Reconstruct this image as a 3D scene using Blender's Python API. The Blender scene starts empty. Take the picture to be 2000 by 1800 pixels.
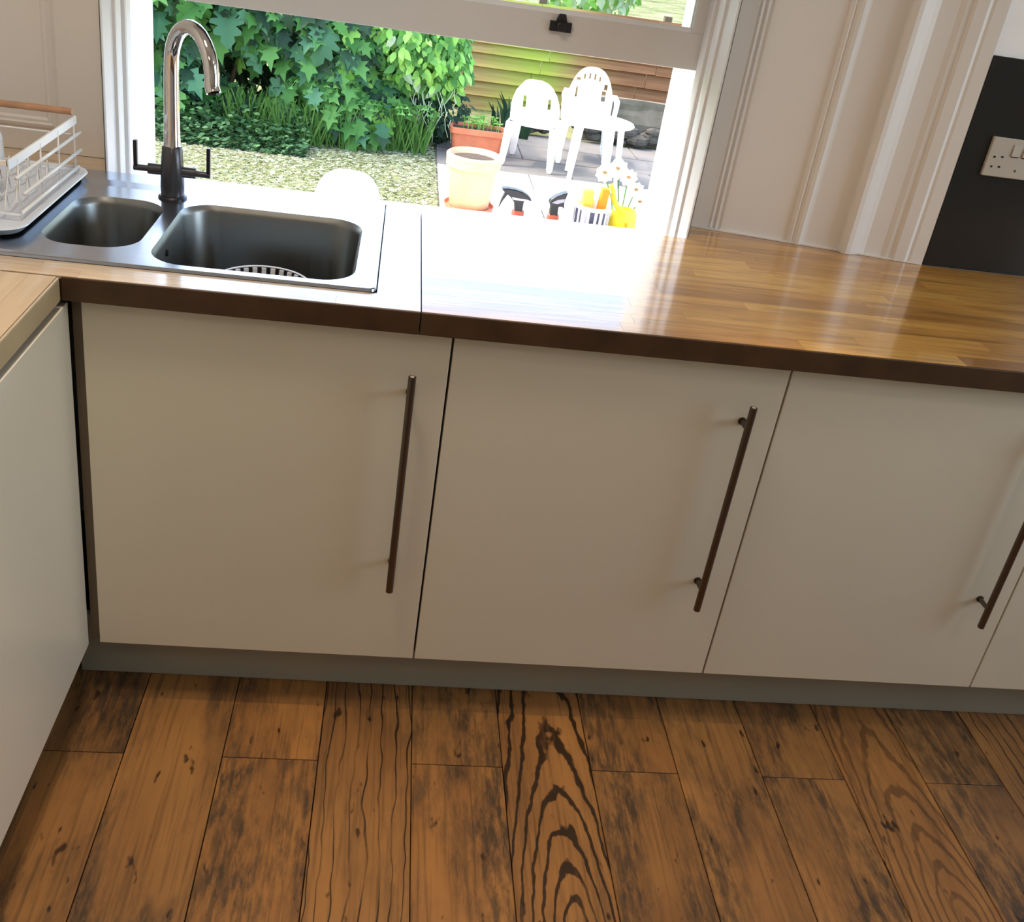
import bpy, bmesh, math, random
from mathutils import Vector, Matrix, Euler, noise
PI = math.pi
random.seed(7)
S = bpy.context.scene
COL = S.collection

# ------------------------------------------------------------------ camera, sky, sun, lamps, exposure
cam_d = bpy.data.cameras.new('camera'); cam = bpy.data.objects.new('camera', cam_d); COL.objects.link(cam)
cam.location = (0.478023, -1.51968, 1.512297)
cam.rotation_euler = (math.radians(63.505502), math.radians(-8.083994), math.radians(-4.743331))
cam_d.sensor_fit = 'HORIZONTAL'; cam_d.sensor_width = 36.0
cam_d.lens = 1930.874 / 2000 * 36.0
cam_d.shift_y = -(900 - 763.31) / 2000
cam_d.clip_start = 0.02; cam_d.clip_end = 300
S.camera = cam

W = bpy.data.worlds.new('World'); S.world = W; W.use_nodes = True
wn = W.node_tree; wn.nodes.clear()
sky = wn.nodes.new('ShaderNodeTexSky'); sky.sky_type = 'NISHITA'; sky.sun_disc = False
sky.sun_elevation = math.radians(50); sky.sun_rotation = math.radians(-80)
sky.air_density = 1.2; sky.dust_density = 3.5; sky.ozone_density = 1.0
bg = wn.nodes.new('ShaderNodeBackground'); bg.inputs['Strength'].default_value = 1.15
wo = wn.nodes.new('ShaderNodeOutputWorld')
wn.links.new(sky.outputs[0], bg.inputs[0]); wn.links.new(bg.outputs[0], wo.inputs[0])

def light(name, kind, loc, energy, color, rot=None, **kw):
    d = bpy.data.lights.new(name, kind); o = bpy.data.objects.new(name, d); COL.objects.link(o)
    o.location = loc; d.energy = energy; d.color = color
    if rot is not None: o.rotation_euler = rot
    for k, v in kw.items(): setattr(d, k, v)
    return o
def aim(v): return Vector(v).to_track_quat('-Z', 'Y').to_euler()

light('sun', 'SUN', (-6, 1, 9), 3.0, (1.0, 0.93, 0.82), aim((.62, .06, -.78)), angle=math.radians(1.0))
# daylight through the side window of the room and the warm ceiling downlights
light('side_window_daylight', 'AREA', (3.55, -.75, 1.6), 17, (.80, .91, 1.0), aim((-1, .10, -.12)), shape='RECTANGLE', size=1.5, size_y=1.3)
for i, x in enumerate((0.05, .60, 1.15)):
    light('ceiling_downlight', 'SPOT', (x, -0.118, 2.40), 35, (1.0, .72, .44), aim((0, -.66, -2.4)), spot_size=math.radians(43), spot_blend=.25, shadow_soft_size=.02)
light('room_fill', 'AREA', (0.2, -1.9, 2.38), 4.6, (1.0, .80, .58), (0, 0, 0), shape='DISK', size=.45)  # unseen fill light added to brighten the doors and walls
light('corner_fill', 'AREA', (.12, -.42, 2.38), 10.5, (1.0, .87, .72), (0, 0, 0), shape='DISK', size=.35)  # added overhead fill that lifts the left wall and worktop
light('ceiling_lamp_near_right', 'AREA', (2.4, -1.1, 2.38), 3.8, (1.0, .80, .58), aim((-.4, .2, -1)), shape='DISK', size=.16)

vs = S.view_settings
S.display_settings.display_device = 'sRGB'
vs.view_transform = 'Standard'; vs.look = 'None'; vs.gamma = 1.0; vs.use_curve_mapping = False
vs.exposure = 0.0
S.cycles.use_denoising = True
S.cycles.max_bounces = 10; S.cycles.diffuse_bounces = 5; S.cycles.transparent_max_bounces = 12
S.cycles.sample_clamp_indirect = 6.0
S.cycles.caustics_reflective = False; S.cycles.caustics_refractive = False

# ------------------------------------------------------------------ materials
def nmat(name):
    m = bpy.data.materials.new(name); m.use_nodes = True
    nt = m.node_tree; b = nt.nodes['Principled BSDF']
    return m, nt, b
def lin(c):
    return tuple(((v/255)/12.92 if v/255 <= .04045 else ((v/255+.055)/1.055)**2.4) for v in c) + (1,)
def mat(name, col, rough=.5, metal=0, spec=.5, coat=0, coat_rough=.05, trans=0, noise_amt=0, noise_scale=20, bump=0, emis=None, ior=1.5, sub=0):
    m, nt, b = nmat(name)
    c = tuple(col) + (1,) if len(col) == 3 else col
    b.inputs['Base Color'].default_value = c
    b.inputs['Roughness'].default_value = rough; b.inputs['Metallic'].default_value = metal
    b.inputs['Specular IOR Level'].default_value = spec; b.inputs['IOR'].default_value = ior
    b.inputs['Coat Weight'].default_value = coat; b.inputs['Coat Roughness'].default_value = coat_rough
    b.inputs['Transmission Weight'].default_value = trans
    if noise_amt or bump:
        tc = nt.nodes.new('ShaderNodeTexCoord'); n = nt.nodes.new('ShaderNodeTexNoise'); n.inputs['Scale'].default_value = noise_scale; n.inputs['Detail'].default_value = 5
        nt.links.new(tc.outputs['Object'], n.inputs['Vector'])
        if noise_amt:
            r = nt.nodes.new('ShaderNodeValToRGB')
            r.color_ramp.elements[0].position = .3; r.color_ramp.elements[1].position = .7
            r.color_ramp.elements[0].color = tuple(v*(1-noise_amt) for v in c[:3]) + (1,)
            r.color_ramp.elements[1].color = tuple(min(1, v*(1+noise_amt)) for v in c[:3]) + (1,)
            nt.links.new(n.outputs['Fac'], r.inputs[0]); nt.links.new(r.outputs[0], b.inputs['Base Color'])
        if bump:
            bp = nt.nodes.new('ShaderNodeBump'); bp.inputs['Strength'].default_value = bump; bp.inputs['Distance'].default_value = .002
            nt.links.new(n.outputs['Fac'], bp.inputs['Height']); nt.links.new(bp.outputs[0], b.inputs['Normal'])
    return m
class NT:
    def __init__(s, nt): s.nt = nt
    def n(s, t, **kw):
        o = s.nt.nodes.new(t)
        for k, v in kw.items(): setattr(o, k, v)
        return o
    def l(s, a, b): s.nt.links.new(a, b)
    def math(s, op, a, b=None, c=None, clamp=False):
        o = s.n('ShaderNodeMath', operation=op); o.use_clamp = clamp
        for i, v in enumerate((a, b, c)):
            if v is None: continue
            if hasattr(v, 'links'): s.l(v, o.inputs[i])
            else: o.inputs[i].default_value = v
        return o.outputs[0]
    def ramp(s, fac, stops):
        o = s.n('ShaderNodeValToRGB'); e = o.color_ramp.elements
        while len(e) < len(stops): e.new(.5)
        for el, (p, c) in zip(e, stops):
            el.position = p; el.color = (c if len(c) == 4 else tuple(c) + (1,))
        s.l(fac, o.inputs[0]); return o.outputs[0]
    def mix(s, fac, a, b, mode='MIX'):
        o = s.n('ShaderNodeMix', data_type='RGBA', blend_type=mode)
        for sock, v in ((o.inputs[0], fac), (o.inputs[6], a), (o.inputs[7], b)):
            if hasattr(v, 'links'): s.l(v, sock)
            else: sock.default_value = v if isinstance(v, (int, float)) else (tuple(v) + (1,) if len(v) == 3 else v)
        return o.outputs[2]
    def noise(s, vec, scale, detail=4, w=None, rough=.55, dist=0):
        o = s.n('ShaderNodeTexNoise'); 
        if w is not None: o.noise_dimensions = '4D'; s.l(w, o.inputs['W'])
        o.inputs['Scale'].default_value = scale; o.inputs['Detail'].default_value = detail; o.inputs['Roughness'].default_value = rough; o.inputs['Distortion'].default_value = dist
        s.l(vec, o.inputs['Vector']); return o.outputs['Fac']
    def mapped(s, vec, sc, loc=(0, 0, 0)):
        o = s.n('ShaderNodeMapping'); o.inputs['Scale'].default_value = sc; o.inputs['Location'].default_value = loc
        s.l(vec, o.inputs['Vector']); return o.outputs[0]

def plank_mat(name, kind, light_c=(.35, .168, .052), mid_c=(.20, .092, .032), dark_c=(.045, .025, .012), line=.93):
    m, nt, b = nmat(name); g = NT(nt)
    tc = g.n('ShaderNodeTexCoord').outputs['Object']
    rnd = g.n('ShaderNodeObjectInfo').outputs['Random']
    w = g.math('MULTIPLY', rnd, 57.0)
    broad = g.noise(g.mapped(tc, (5, 1.3, 1)), 1.6, 4, w)
    base = g.ramp(broad, [(.30, mid_c), (.62, light_c)])
    tint = g.ramp(rnd, [(0, (.80, .78, .76)), (.5, (1, 1, 1)), (1, (1.12, 1.06, .95))])
    base = g.mix(1.0, base, tint, 'MULTIPLY')
    # fine streaks along the board
    st = g.noise(g.mapped(tc, (150, 5, 1)), 1.0, 3, w)
    base = g.mix(g.ramp(st, [(.50, (0, 0, 0)), (.72, (.55, .55, .55))]), base, dark_c)
    # worn, smoky patches broken up by pores
    bl = g.noise(g.mapped(tc, (9, 2.6, 1)), 1.0, 5, g.math('ADD', w, 11.0), .6, .4)
    pores = g.noise(g.mapped(tc, (70, 16, 1)), 1.0, 4, w, .7)
    amt = g.math('MULTIPLY', g.ramp(bl, [(.40, (0, 0, 0)), (.58, (1, 1, 1))]), g.ramp(pores, [(.40, (.18, .18, .18)), (.58, (1, 1, 1))]))
    base = g.mix(g.math('MULTIPLY', amt, .92 if kind == 'rustic' else .35), base, (.048, .032, .020))
    # small knots and chips
    ch = g.noise(g.mapped(tc, (42, 18, 1)), 1.0, 2, g.math('ADD', w, 23.0))
    base = g.mix(g.ramp(ch, [(.66, (0, 0, 0)), (.71, (.9, .9, .9))]), base, (.02, .009, .005))
    height = st
    if kind != 'rustic':
        sp = g.n('ShaderNodeSeparateXYZ'); g.l(tc, sp.inputs[0])
        wob = g.noise(g.mapped(tc, (9, 3.2, 1)), 1.0, 3, w)
        wob2 = g.noise(g.mapped(tc, (40, 22, 1)), 1.0, 2, w)
        if kind == 'cathedral':
            ay = g.math('ABSOLUTE', sp.outputs['Y'])
            yy = g.math('DIVIDE', g.math('MULTIPLY', sp.outputs['Y'], .42), g.math('ADD', g.math('MULTIPLY', ay, 2.4), 1.0))
            r = g.math('SQRT', g.math('ADD', g.math('POWER', sp.outputs['X'], 2.0), g.math('POWER', yy, 2.0)))
            r = g.math('ADD', r, g.math('ADD', g.math('MULTIPLY', g.math('SUBTRACT', wob, .5), .035), g.math('MULTIPLY', g.math('SUBTRACT', wob2, .5), .012)))
            freq = 2*PI/.0170; lo, hi = .52, .82
        else:
            r = g.math('ADD', sp.outputs['X'], g.math('MULTIPLY', g.math('SUBTRACT', wob, .5), .075))
            freq = 2*PI/.024; lo, hi = .90, .98
        s = g.math('SINE', g.math('MULTIPLY', r, freq))
        brk = g.noise(g.mapped(tc, (16, 4.5, 1)), 1.0, 3, g.math('ADD', w, 5.0))
        ln = g.math('MULTIPLY', g.ramp(s, [(lo, (0, 0, 0)), (hi, (1, 1, 1))]), g.ramp(brk, [(.26, (.1, .1, .1)), (.42, (1, 1, 1))] if kind == 'cathedral' else [(.36, (.08, .08, .08)), (.54, (1, 1, 1))]))
        base = g.mix(g.math('MULTIPLY', ln, line), base, (.012, .007, .004))
    g.l(base, b.inputs['Base Color'])
    b.inputs['Roughness'].default_value = .42
    b.inputs['Specular IOR Level'].default_value = .35
    bp = g.n('ShaderNodeBump'); bp.inputs['Strength'].default_value = .25; bp.inputs['Distance'].default_value = .0015
    g.l(height, bp.inputs['Height']); g.l(bp.outputs[0], b.inputs['Normal'])
    return m
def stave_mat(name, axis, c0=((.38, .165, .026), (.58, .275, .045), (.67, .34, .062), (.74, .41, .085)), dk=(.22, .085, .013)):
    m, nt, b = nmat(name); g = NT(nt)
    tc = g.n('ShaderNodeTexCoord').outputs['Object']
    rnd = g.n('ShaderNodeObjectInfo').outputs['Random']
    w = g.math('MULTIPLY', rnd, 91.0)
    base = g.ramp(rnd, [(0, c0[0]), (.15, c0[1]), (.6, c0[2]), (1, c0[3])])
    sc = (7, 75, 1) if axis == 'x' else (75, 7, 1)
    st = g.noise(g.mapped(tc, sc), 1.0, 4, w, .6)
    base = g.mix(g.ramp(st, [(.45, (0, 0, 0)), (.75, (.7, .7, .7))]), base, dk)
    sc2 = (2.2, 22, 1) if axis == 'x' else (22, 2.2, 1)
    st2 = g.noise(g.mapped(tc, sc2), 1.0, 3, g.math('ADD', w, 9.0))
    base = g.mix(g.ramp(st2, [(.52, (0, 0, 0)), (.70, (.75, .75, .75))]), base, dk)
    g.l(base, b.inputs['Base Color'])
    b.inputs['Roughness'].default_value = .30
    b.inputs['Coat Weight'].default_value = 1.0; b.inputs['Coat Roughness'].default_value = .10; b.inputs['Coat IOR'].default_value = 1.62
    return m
def leaf_mat(name, c1, c2, trans=.35):
    m, nt, b = nmat(name); g = NT(nt)
    ge = g.n('ShaderNodeNewGeometry'); rnd = ge.outputs['Random Per Island']
    oi = g.n('ShaderNodeObjectInfo').outputs['Random']
    f = g.math('FRACT', g.math('ADD', rnd, oi))
    c = g.ramp(f, [(0, c1), (1, c2)])
    g.l(c, b.inputs['Base Color']); b.inputs['Roughness'].default_value = .5; b.inputs['Specular IOR Level'].default_value = .15
    tr = g.n('ShaderNodeBsdfTranslucent'); g.l(c, tr.inputs['Color'])
    mx = g.n('ShaderNodeMixShader'); mx.inputs[0].default_value = trans
    g.l(b.outputs[0], mx.inputs[1]); g.l(tr.outputs[0], mx.inputs[2]); g.l(mx.outputs[0], nt.nodes['Material Output'].inputs[0])
    return m
def ground_mat(name, cols, scale):
    m, nt, b = nmat(name); g = NT(nt)
    tc = g.n('ShaderNodeTexCoord').outputs['Object']
    n1 = g.noise(tc, scale, 6); n2 = g.noise(tc, scale*9, 4)
    f = g.math('ADD', g.math('MULTIPLY', n1, .6), g.math('MULTIPLY', n2, .4))
    g.l(g.ramp(f, cols), b.inputs['Base Color']); b.inputs['Roughness'].default_value = .9; b.inputs['Specular IOR Level'].default_value = .1
    return m
def glass_mat(name):
    m = bpy.data.materials.new(name); m.use_nodes = True; nt = m.node_tree; nt.nodes.clear(); g = NT(nt)
    t = g.n('ShaderNodeBsdfTransparent'); t.inputs[0].default_value = (.95, .97, .96, 1)
    gl = g.n('ShaderNodeBsdfGlossy'); gl.inputs['Roughness'].default_value = .01
    fr = g.n('ShaderNodeFresnel'); fr.inputs['IOR'].default_value = 1.5
    mx = g.n('ShaderNodeMixShader'); o = g.n('ShaderNodeOutputMaterial')
    g.l(fr.outputs[0], mx.inputs[0]); g.l(t.outputs[0], mx.inputs[1]); g.l(gl.outputs[0], mx.inputs[2]); g.l(mx.outputs[0], o.inputs[0])
    return m
def fence_mat(name):
    m, nt, b = nmat(name); g = NT(nt)
    tc = g.n('ShaderNodeTexCoord').outputs['Object']; rnd = g.n('ShaderNodeObjectInfo').outputs['Random']
    ge = g.n('ShaderNodeNewGeometry').outputs['Position']
    w = g.math('MULTIPLY', rnd, 33.0)
    n = g.noise(g.mapped(tc, (1.2, 30, 30)), 1.0, 4, w)
    sp = g.n('ShaderNodeSeparateXYZ'); g.l(ge, sp.inputs[0])
    base = g.ramp(n, [(.3, (.13, .06, .027)), (.7, (.25, .125, .06))])
    pale = g.ramp(n, [(.3, (.30, .20, .07)), (.7, (.48, .36, .13))])
    # sunlit yellow left and shaded brown right painted in; green algae stain between
    f = g.math('ADD', sp.outputs['X'], g.math('MULTIPLY', g.math('SUBTRACT', g.noise(ge, 1.2, 3), .5), .8))
    fr = g.n('ShaderNodeMapRange'); g.l(f, fr.inputs[0]); fr.inputs[1].default_value = 1.9; fr.inputs[2].default_value = 3.2
    c = g.mix(fr.outputs[0], pale, base)
    d = g.math('ABSOLUTE', g.math('SUBTRACT', f, 2.0))
    al = g.n('ShaderNodeMapRange'); g.l(d, al.inputs[0]); al.inputs[1].default_value = .55; al.inputs[2].default_value = .1; al.inputs[4].default_value = .75
    c = g.mix(al.outputs[0], c, (.26, .37, .04))
    g.l(c, b.inputs['Base Color']); b.inputs['Roughness'].default_value = .85; b.inputs['Specular IOR Level'].default_value = .15
    return m
def stone_mat(name, c1, c2, sc=6):
    m, nt, b = nmat(name); g = NT(nt)
    tc = g.n('ShaderNodeTexCoord').outputs['Object']
    n = g.noise(tc, sc, 7, None, .65)
    g.l(g.ramp(n, [(.32, c1), (.68, c2)]), b.inputs['Base Color']); b.inputs['Roughness'].default_value = .9
    bp = g.n('ShaderNodeBump'); bp.inputs['Strength'].default_value = .5; bp.inputs['Distance'].default_value = .02
    g.l(n, bp.inputs['Height']); g.l(bp.outputs[0], b.inputs['Normal'])
    return m
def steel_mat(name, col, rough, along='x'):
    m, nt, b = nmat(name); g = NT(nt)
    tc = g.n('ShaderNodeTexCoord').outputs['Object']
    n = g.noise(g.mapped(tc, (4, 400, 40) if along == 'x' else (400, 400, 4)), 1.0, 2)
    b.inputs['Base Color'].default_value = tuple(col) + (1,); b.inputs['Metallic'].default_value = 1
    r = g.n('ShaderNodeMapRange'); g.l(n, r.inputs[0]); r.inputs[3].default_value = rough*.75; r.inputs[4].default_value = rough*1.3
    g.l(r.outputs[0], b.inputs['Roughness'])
    return m

M = {}
M['white_paint'] = mat('white_paint', (.74, .70, .655), .38, spec=.4)
M['wall_paint'] = mat('wall_paint', (.70, .655, .61), .6, spec=.25)
M['sash_paint'] = mat('sash_paint', (.61, .595, .575), .35)
M['exterior_white'] = mat('exterior_white', (.86, .85, .83), .7, noise_amt=.04, noise_scale=9, bump=.3)
M['ceiling'] = mat('ceiling_paint', (.78, .75, .71), .8)
M['door_gloss'] = mat('white_door_gloss', (.70, .635, .49), .22, spec=.45)
M['carcass'] = mat('cabinet_carcass', (.10, .08, .06), .7)
M['filler'] = mat('filler_panel', (.17, .135, .095), .55)
M['plinth'] = mat('plinth_grey', (.35, .335, .26), .35)
M['handle'] = mat('brushed_bronze_steel', (.15, .125, .105), .32, metal=1)
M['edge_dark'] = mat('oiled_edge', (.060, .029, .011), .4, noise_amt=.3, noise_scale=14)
M['edge_light'] = mat('oiled_edge_pale', (.42, .32, .18), .35, noise_amt=.1, noise_scale=14)
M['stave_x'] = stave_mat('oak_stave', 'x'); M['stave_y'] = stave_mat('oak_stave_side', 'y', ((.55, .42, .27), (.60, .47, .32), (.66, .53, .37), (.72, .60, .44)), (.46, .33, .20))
M['stave_pale'] = stave_mat('oak_stave_glare', 'x', ((.52, .38, .23), (.60, .45, .29), (.66, .51, .34), (.72, .58, .40)), (.42, .29, .17))  # paler copy of the oak, sun and sky glare put into the colour
M['rustic'] = plank_mat('rustic_board', 'rustic'); M['lined'] = plank_mat('lined_board', 'lined'); M['cathedral'] = plank_mat('cathedral_board', 'cathedral')
M['cathedral_soft'] = plank_mat('cathedral_soft_board', 'cathedral', line=.5)
M['plain'] = plank_mat('plain_board', 'plain')
M['subfloor'] = mat('subfloor', (.02, .012, .007), .9)
M['steel'] = steel_mat('stainless_deck', (.56, .60, .68), .22)
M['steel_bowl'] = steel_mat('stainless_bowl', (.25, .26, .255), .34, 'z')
M['chrome'] = mat('chrome', (.72, .71, .70), .07, metal=1)
M['chrome_dark_reflection'] = mat('chrome_dark_reflection', (.085, .085, .095), .28, metal=.6)  # tap metal with the dark room's reflection painted into its colour
M['black'] = mat('black_plastic', (.012, .012, .014), .35)
M['dark_hole'] = mat('dark_hole', (.006, .006, .006), .9)
M['white_plastic'] = mat('white_plastic', (.82, .83, .85), .3)
M['garden_plastic'] = mat('garden_plastic', (.88, .88, .87), .4)
M['tray'] = mat('pale_blue_white_plastic', (.78, .85, .95), .25, coat=.5)
M['white_wire'] = mat('white_coated_wire', (.86, .85, .82), .3)
M['dowel'] = mat('beech_dowel', (.50, .27, .15), .5, noise_amt=.15, noise_scale=30)
M['glass'] = glass_mat('window_glass')
M['slate'] = mat('splashback_glass', (.018, .019, .019), .12, spec=.5)
M['socket'] = mat('socket_white', (.44, .39, .32), .35)
M['terracotta'] = mat('terracotta', (.55, .16, .075), .7, noise_amt=.12, noise_scale=8)
M['terracotta_pale'] = mat('terracotta_pale', (.64, .37, .20), .7, noise_amt=.12, noise_scale=5)
M['soil'] = mat('soil', (.05, .035, .022), 1, noise_amt=.4, noise_scale=40)
M['red_plastic'] = mat('red_collar', (.42, .085, .045), .4)
M['bottle'] = mat('milky_bottle', (.84, .85, .86), .25)
M['yellow'] = mat('yellow_plastic', (.90, .72, .04), .35)
M['yellow_dark'] = mat('yellow_dark_plastic', (.72, .46, .01), .4)
M['orange'] = mat('orange_sponge', (.80, .24, .01), .8)
M['sponge'] = mat('yellow_sponge', (.88, .62, .10), .9)
M['navy'] = mat('navy_glaze', (.035, .04, .085), .3)
M['grey_stripe'] = mat('grey_glaze', (.36, .36, .44), .3)
M['cream'] = mat('cream_glaze', (.80, .80, .82), .3)
M['petal'] = mat('white_petal', (.86, .84, .76), .6)
M['brown'] = mat('flower_brown', (.28, .15, .06), .8)
M['redbrown'] = mat('red_brown_ceramic', (.36, .12, .075), .4)
M['leaf_blue'] = leaf_mat('leaf_blue_green', (.035, .12, .055), (.12, .28, .15))
M['leaf_green'] = leaf_mat('leaf_mid_green', (.05, .17, .035), (.16, .37, .10))
M['leaf_bright'] = leaf_mat('leaf_bright_green', (.13, .36, .05), (.40, .70, .17))
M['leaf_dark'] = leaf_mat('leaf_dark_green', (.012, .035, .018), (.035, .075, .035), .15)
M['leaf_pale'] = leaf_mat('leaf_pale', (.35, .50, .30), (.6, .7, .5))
M['grass'] = leaf_mat('grass_blade', (.05, .15, .03), (.16, .30, .07))
M['clover'] = leaf_mat('clover', (.19, .22, .10), (.36, .36, .25), .1)
M['leaf_cover'] = leaf_mat('ground_cover_leaf', (.02, .07, .025), (.10, .20, .08), .2)
M['stem'] = mat('stem', (.09, .065, .035), .8)
M['pale_stem'] = mat('pale_stem', (.42, .5, .34), .7)
M['lawn'] = ground_mat('dry_lawn', [(.35, (.06, .08, .025)), (.5, (.15, .16, .07)), (.66, (.28, .27, .18))], 1.6)
M['paving'] = mat('pale_paving', (.74, .72, .67), .85, noise_amt=.06, noise_scale=3)
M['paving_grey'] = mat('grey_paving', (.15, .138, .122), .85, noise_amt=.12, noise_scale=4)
M['render'] = stone_mat('old_render', (.08, .072, .050), (.18, .16, .118), 3)
M['rubble'] = stone_mat('rubble_stone', (.02, .018, .014), (.11, .10, .08), 7)
M['fence'] = fence_mat('fence_board')

# ------------------------------------------------------------------ mesh helpers
ORG = {}
class B:
    def __init__(s): s.v = []; s.f = []; s.mi = []
    def add(s, vs, fs, mi=0):
        o = len(s.v); s.v += [tuple(p) for p in vs]; s.f += [tuple(i+o for i in f) for f in fs]; s.mi += [mi]*len(fs); return s
    def box(s, x0, y0, z0, x1, y1, z1, mi=0):
        return s.add([(x0,y0,z0),(x1,y0,z0),(x1,y1,z0),(x0,y1,z0),(x0,y0,z1),(x1,y0,z1),(x1,y1,z1),(x0,y1,z1)],
                     [(0,3,2,1),(4,5,6,7),(0,1,5,4),(1,2,6,5),(2,3,7,6),(3,0,4,7)], mi)
    def prism(s, poly, axis, a, b, mi=0):
        n = len(poly)
        def P(p, t):
            return {'x': (t, p[0], p[1]), 'y': (p[0], t, p[1]), 'z': (p[0], p[1], t)}[axis]
        vs = [P(p, a) for p in poly] + [P(p, b) for p in poly]
        fs = [tuple(range(n-1, -1, -1)), tuple(range(n, 2*n))] + [(i, (i+1) % n, n+(i+1) % n, n+i) for i in range(n)]
        return s.add(vs, fs, mi)
    def tube(s, pts, r, seg=10, mi=0, cap=True):
        pts = [Vector(p) for p in pts]; rs = r if isinstance(r, (list, tuple)) else [r]*len(pts)
        vs, fs = [], []; up = None
        for i, p in enumerate(pts):
            d = (pts[min(i+1, len(pts)-1)] - pts[max(i-1, 0)]).normalized()
            if up is None:
                up = d.orthogonal().normalized()
            up = (up - d*up.dot(d)).normalized(); sd = d.cross(up)
            vs += [p + (up*math.cos(2*PI*k/seg) + sd*math.sin(2*PI*k/seg))*rs[i] for k in range(seg)]
        for i in range(len(pts)-1):
            for k in range(seg):
                a = i*seg+k; b2 = i*seg+(k+1) % seg
                fs.append((a, b2, b2+seg, a+seg))
        if cap:
            fs.append(tuple(range(seg-1, -1, -1))); o = (len(pts)-1)*seg; fs.append(tuple(range(o, o+seg)))
        return s.add(vs, fs, mi)
    def lathe(s, prof, c=(0, 0, 0), seg=24, mi=0, sx=1, sy=1, cap=True):
        vs, fs = [], []
        for r, z in prof:
            vs += [(c[0]+sx*r*math.cos(2*PI*k/seg), c[1]+sy*r*math.sin(2*PI*k/seg), c[2]+z) for k in range(seg)]
        for i in range(len(prof)-1):
            for k in range(seg):
                a = i*seg+k; b2 = i*seg+(k+1) % seg
                fs.append((a, b2, b2+seg, a+seg))
        if not cap: return s.add(vs, fs, mi)
        if prof[0][0] > 1e-4: fs.append(tuple(range(seg-1, -1, -1)))
        if prof[-1][0] > 1e-4: o = (len(prof)-1)*seg; fs.append(tuple(range(o, o+seg)))
        return s.add(vs, fs, mi)
    def loft(s, loops, cap0=False, cap1=False, mi=0, closed=True):
        n = len(loops[0]); vs = [p for l in loops for p in l]; fs = []
        for i in range(len(loops)-1):
            for k in range(n if closed else n-1):
                a = i*n+k; b2 = i*n+(k+1) % n
                fs.append((a, b2, b2+n, a+n))
        if cap0: fs.append(tuple(range(n-1, -1, -1)))
        if cap1: o = (len(loops)-1)*n; fs.append(tuple(range(o, o+n)))
        return s.add(vs, fs, mi)
    def grid(s, fn, nu, nv, mi=0):
        vs = [fn(i/nu, j/nv) for j in range(nv+1) for i in range(nu+1)]
        fs = [(j*(nu+1)+i, j*(nu+1)+i+1, (j+1)*(nu+1)+i+1, (j+1)*(nu+1)+i) for j in range(nv) for i in range(nu)]
        return s.add(vs, fs, mi)
def worg(o): return ORG.get(o.name, Vector((0, 0, 0))) if o else Vector((0, 0, 0))
def build(name, b, m, parent=None, origin=None, smooth=False, bevel=0, seg=2, auto=None, local=False):
    """local=True: vertices are already in the parent's own frame"""
    og = Vector(origin) if origin is not None else (worg(parent) if parent else Vector((0, 0, 0)))
    if local: og = Vector((0, 0, 0))
    me = bpy.data.meshes.new(name)
    me.from_pydata([tuple(Vector(p) - og) for p in b.v], [], b.f); 
    ms = m if isinstance(m, (list, tuple)) else [m]
    for x in ms: me.materials.append(x)
    if len(ms) > 1: me.polygons.foreach_set('material_index', b.mi)
    bm = bmesh.new(); bm.from_mesh(me); bmesh.ops.recalc_face_normals(bm, faces=bm.faces); bm.to_mesh(me); bm.free()
    if smooth: me.polygons.foreach_set('use_smooth', [True]*len(me.polygons))
    o = bpy.data.objects.new(name, me); COL.objects.link(o)
    if parent: o.parent = parent
    if not local:
        o.location = og - (worg(parent) if parent else Vector((0, 0, 0))); ORG[o.name] = og
    if smooth and auto:
        es = [e for e in me.edges]
        try: me.set_sharp_from_angle(angle=math.radians(auto))
        except Exception: pass
    if bevel:
        md = o.modifiers.new('bevel', 'BEVEL'); md.width = bevel; md.segments = seg; md.limit_method = 'ANGLE'; md.angle_limit = math.radians(40)
    return o
def thing(name, label, cat, loc=(0, 0, 0), rot=0, group=None, kind=None):
    o = bpy.data.objects.new(name, None); COL.objects.link(o); o.empty_display_size = .05
    o.location = loc; o.rotation_euler = (0, 0, rot); ORG[o.name] = Vector(loc)
    return tag(o, label, cat, group, kind)
def tag(o, label=None, cat=None, group=None, kind=None):
    if label: o['label'] = label
    if cat: o['category'] = cat
    if group: o['group'] = group
    if kind: o['kind'] = kind
    return o
def rrect(x0, y0, x1, y1, r, z, n=6):
    out = []
    for cx, cy, a in ((x1-r, y1-r, 0), (x0+r, y1-r, 90), (x0+r, y0+r, 180), (x1-r, y0+r, 270)):
        for k in range(n+1):
            t = math.radians(a + 90*k/n); out.append((cx+r*math.cos(t), cy+r*math.sin(t), z))
    return out
def dup(o, parent=None):
    c = o.copy(); COL.objects.link(c)
    if parent: c.parent = parent
    for ch in o.children: dup(ch, c)
    return c

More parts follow.
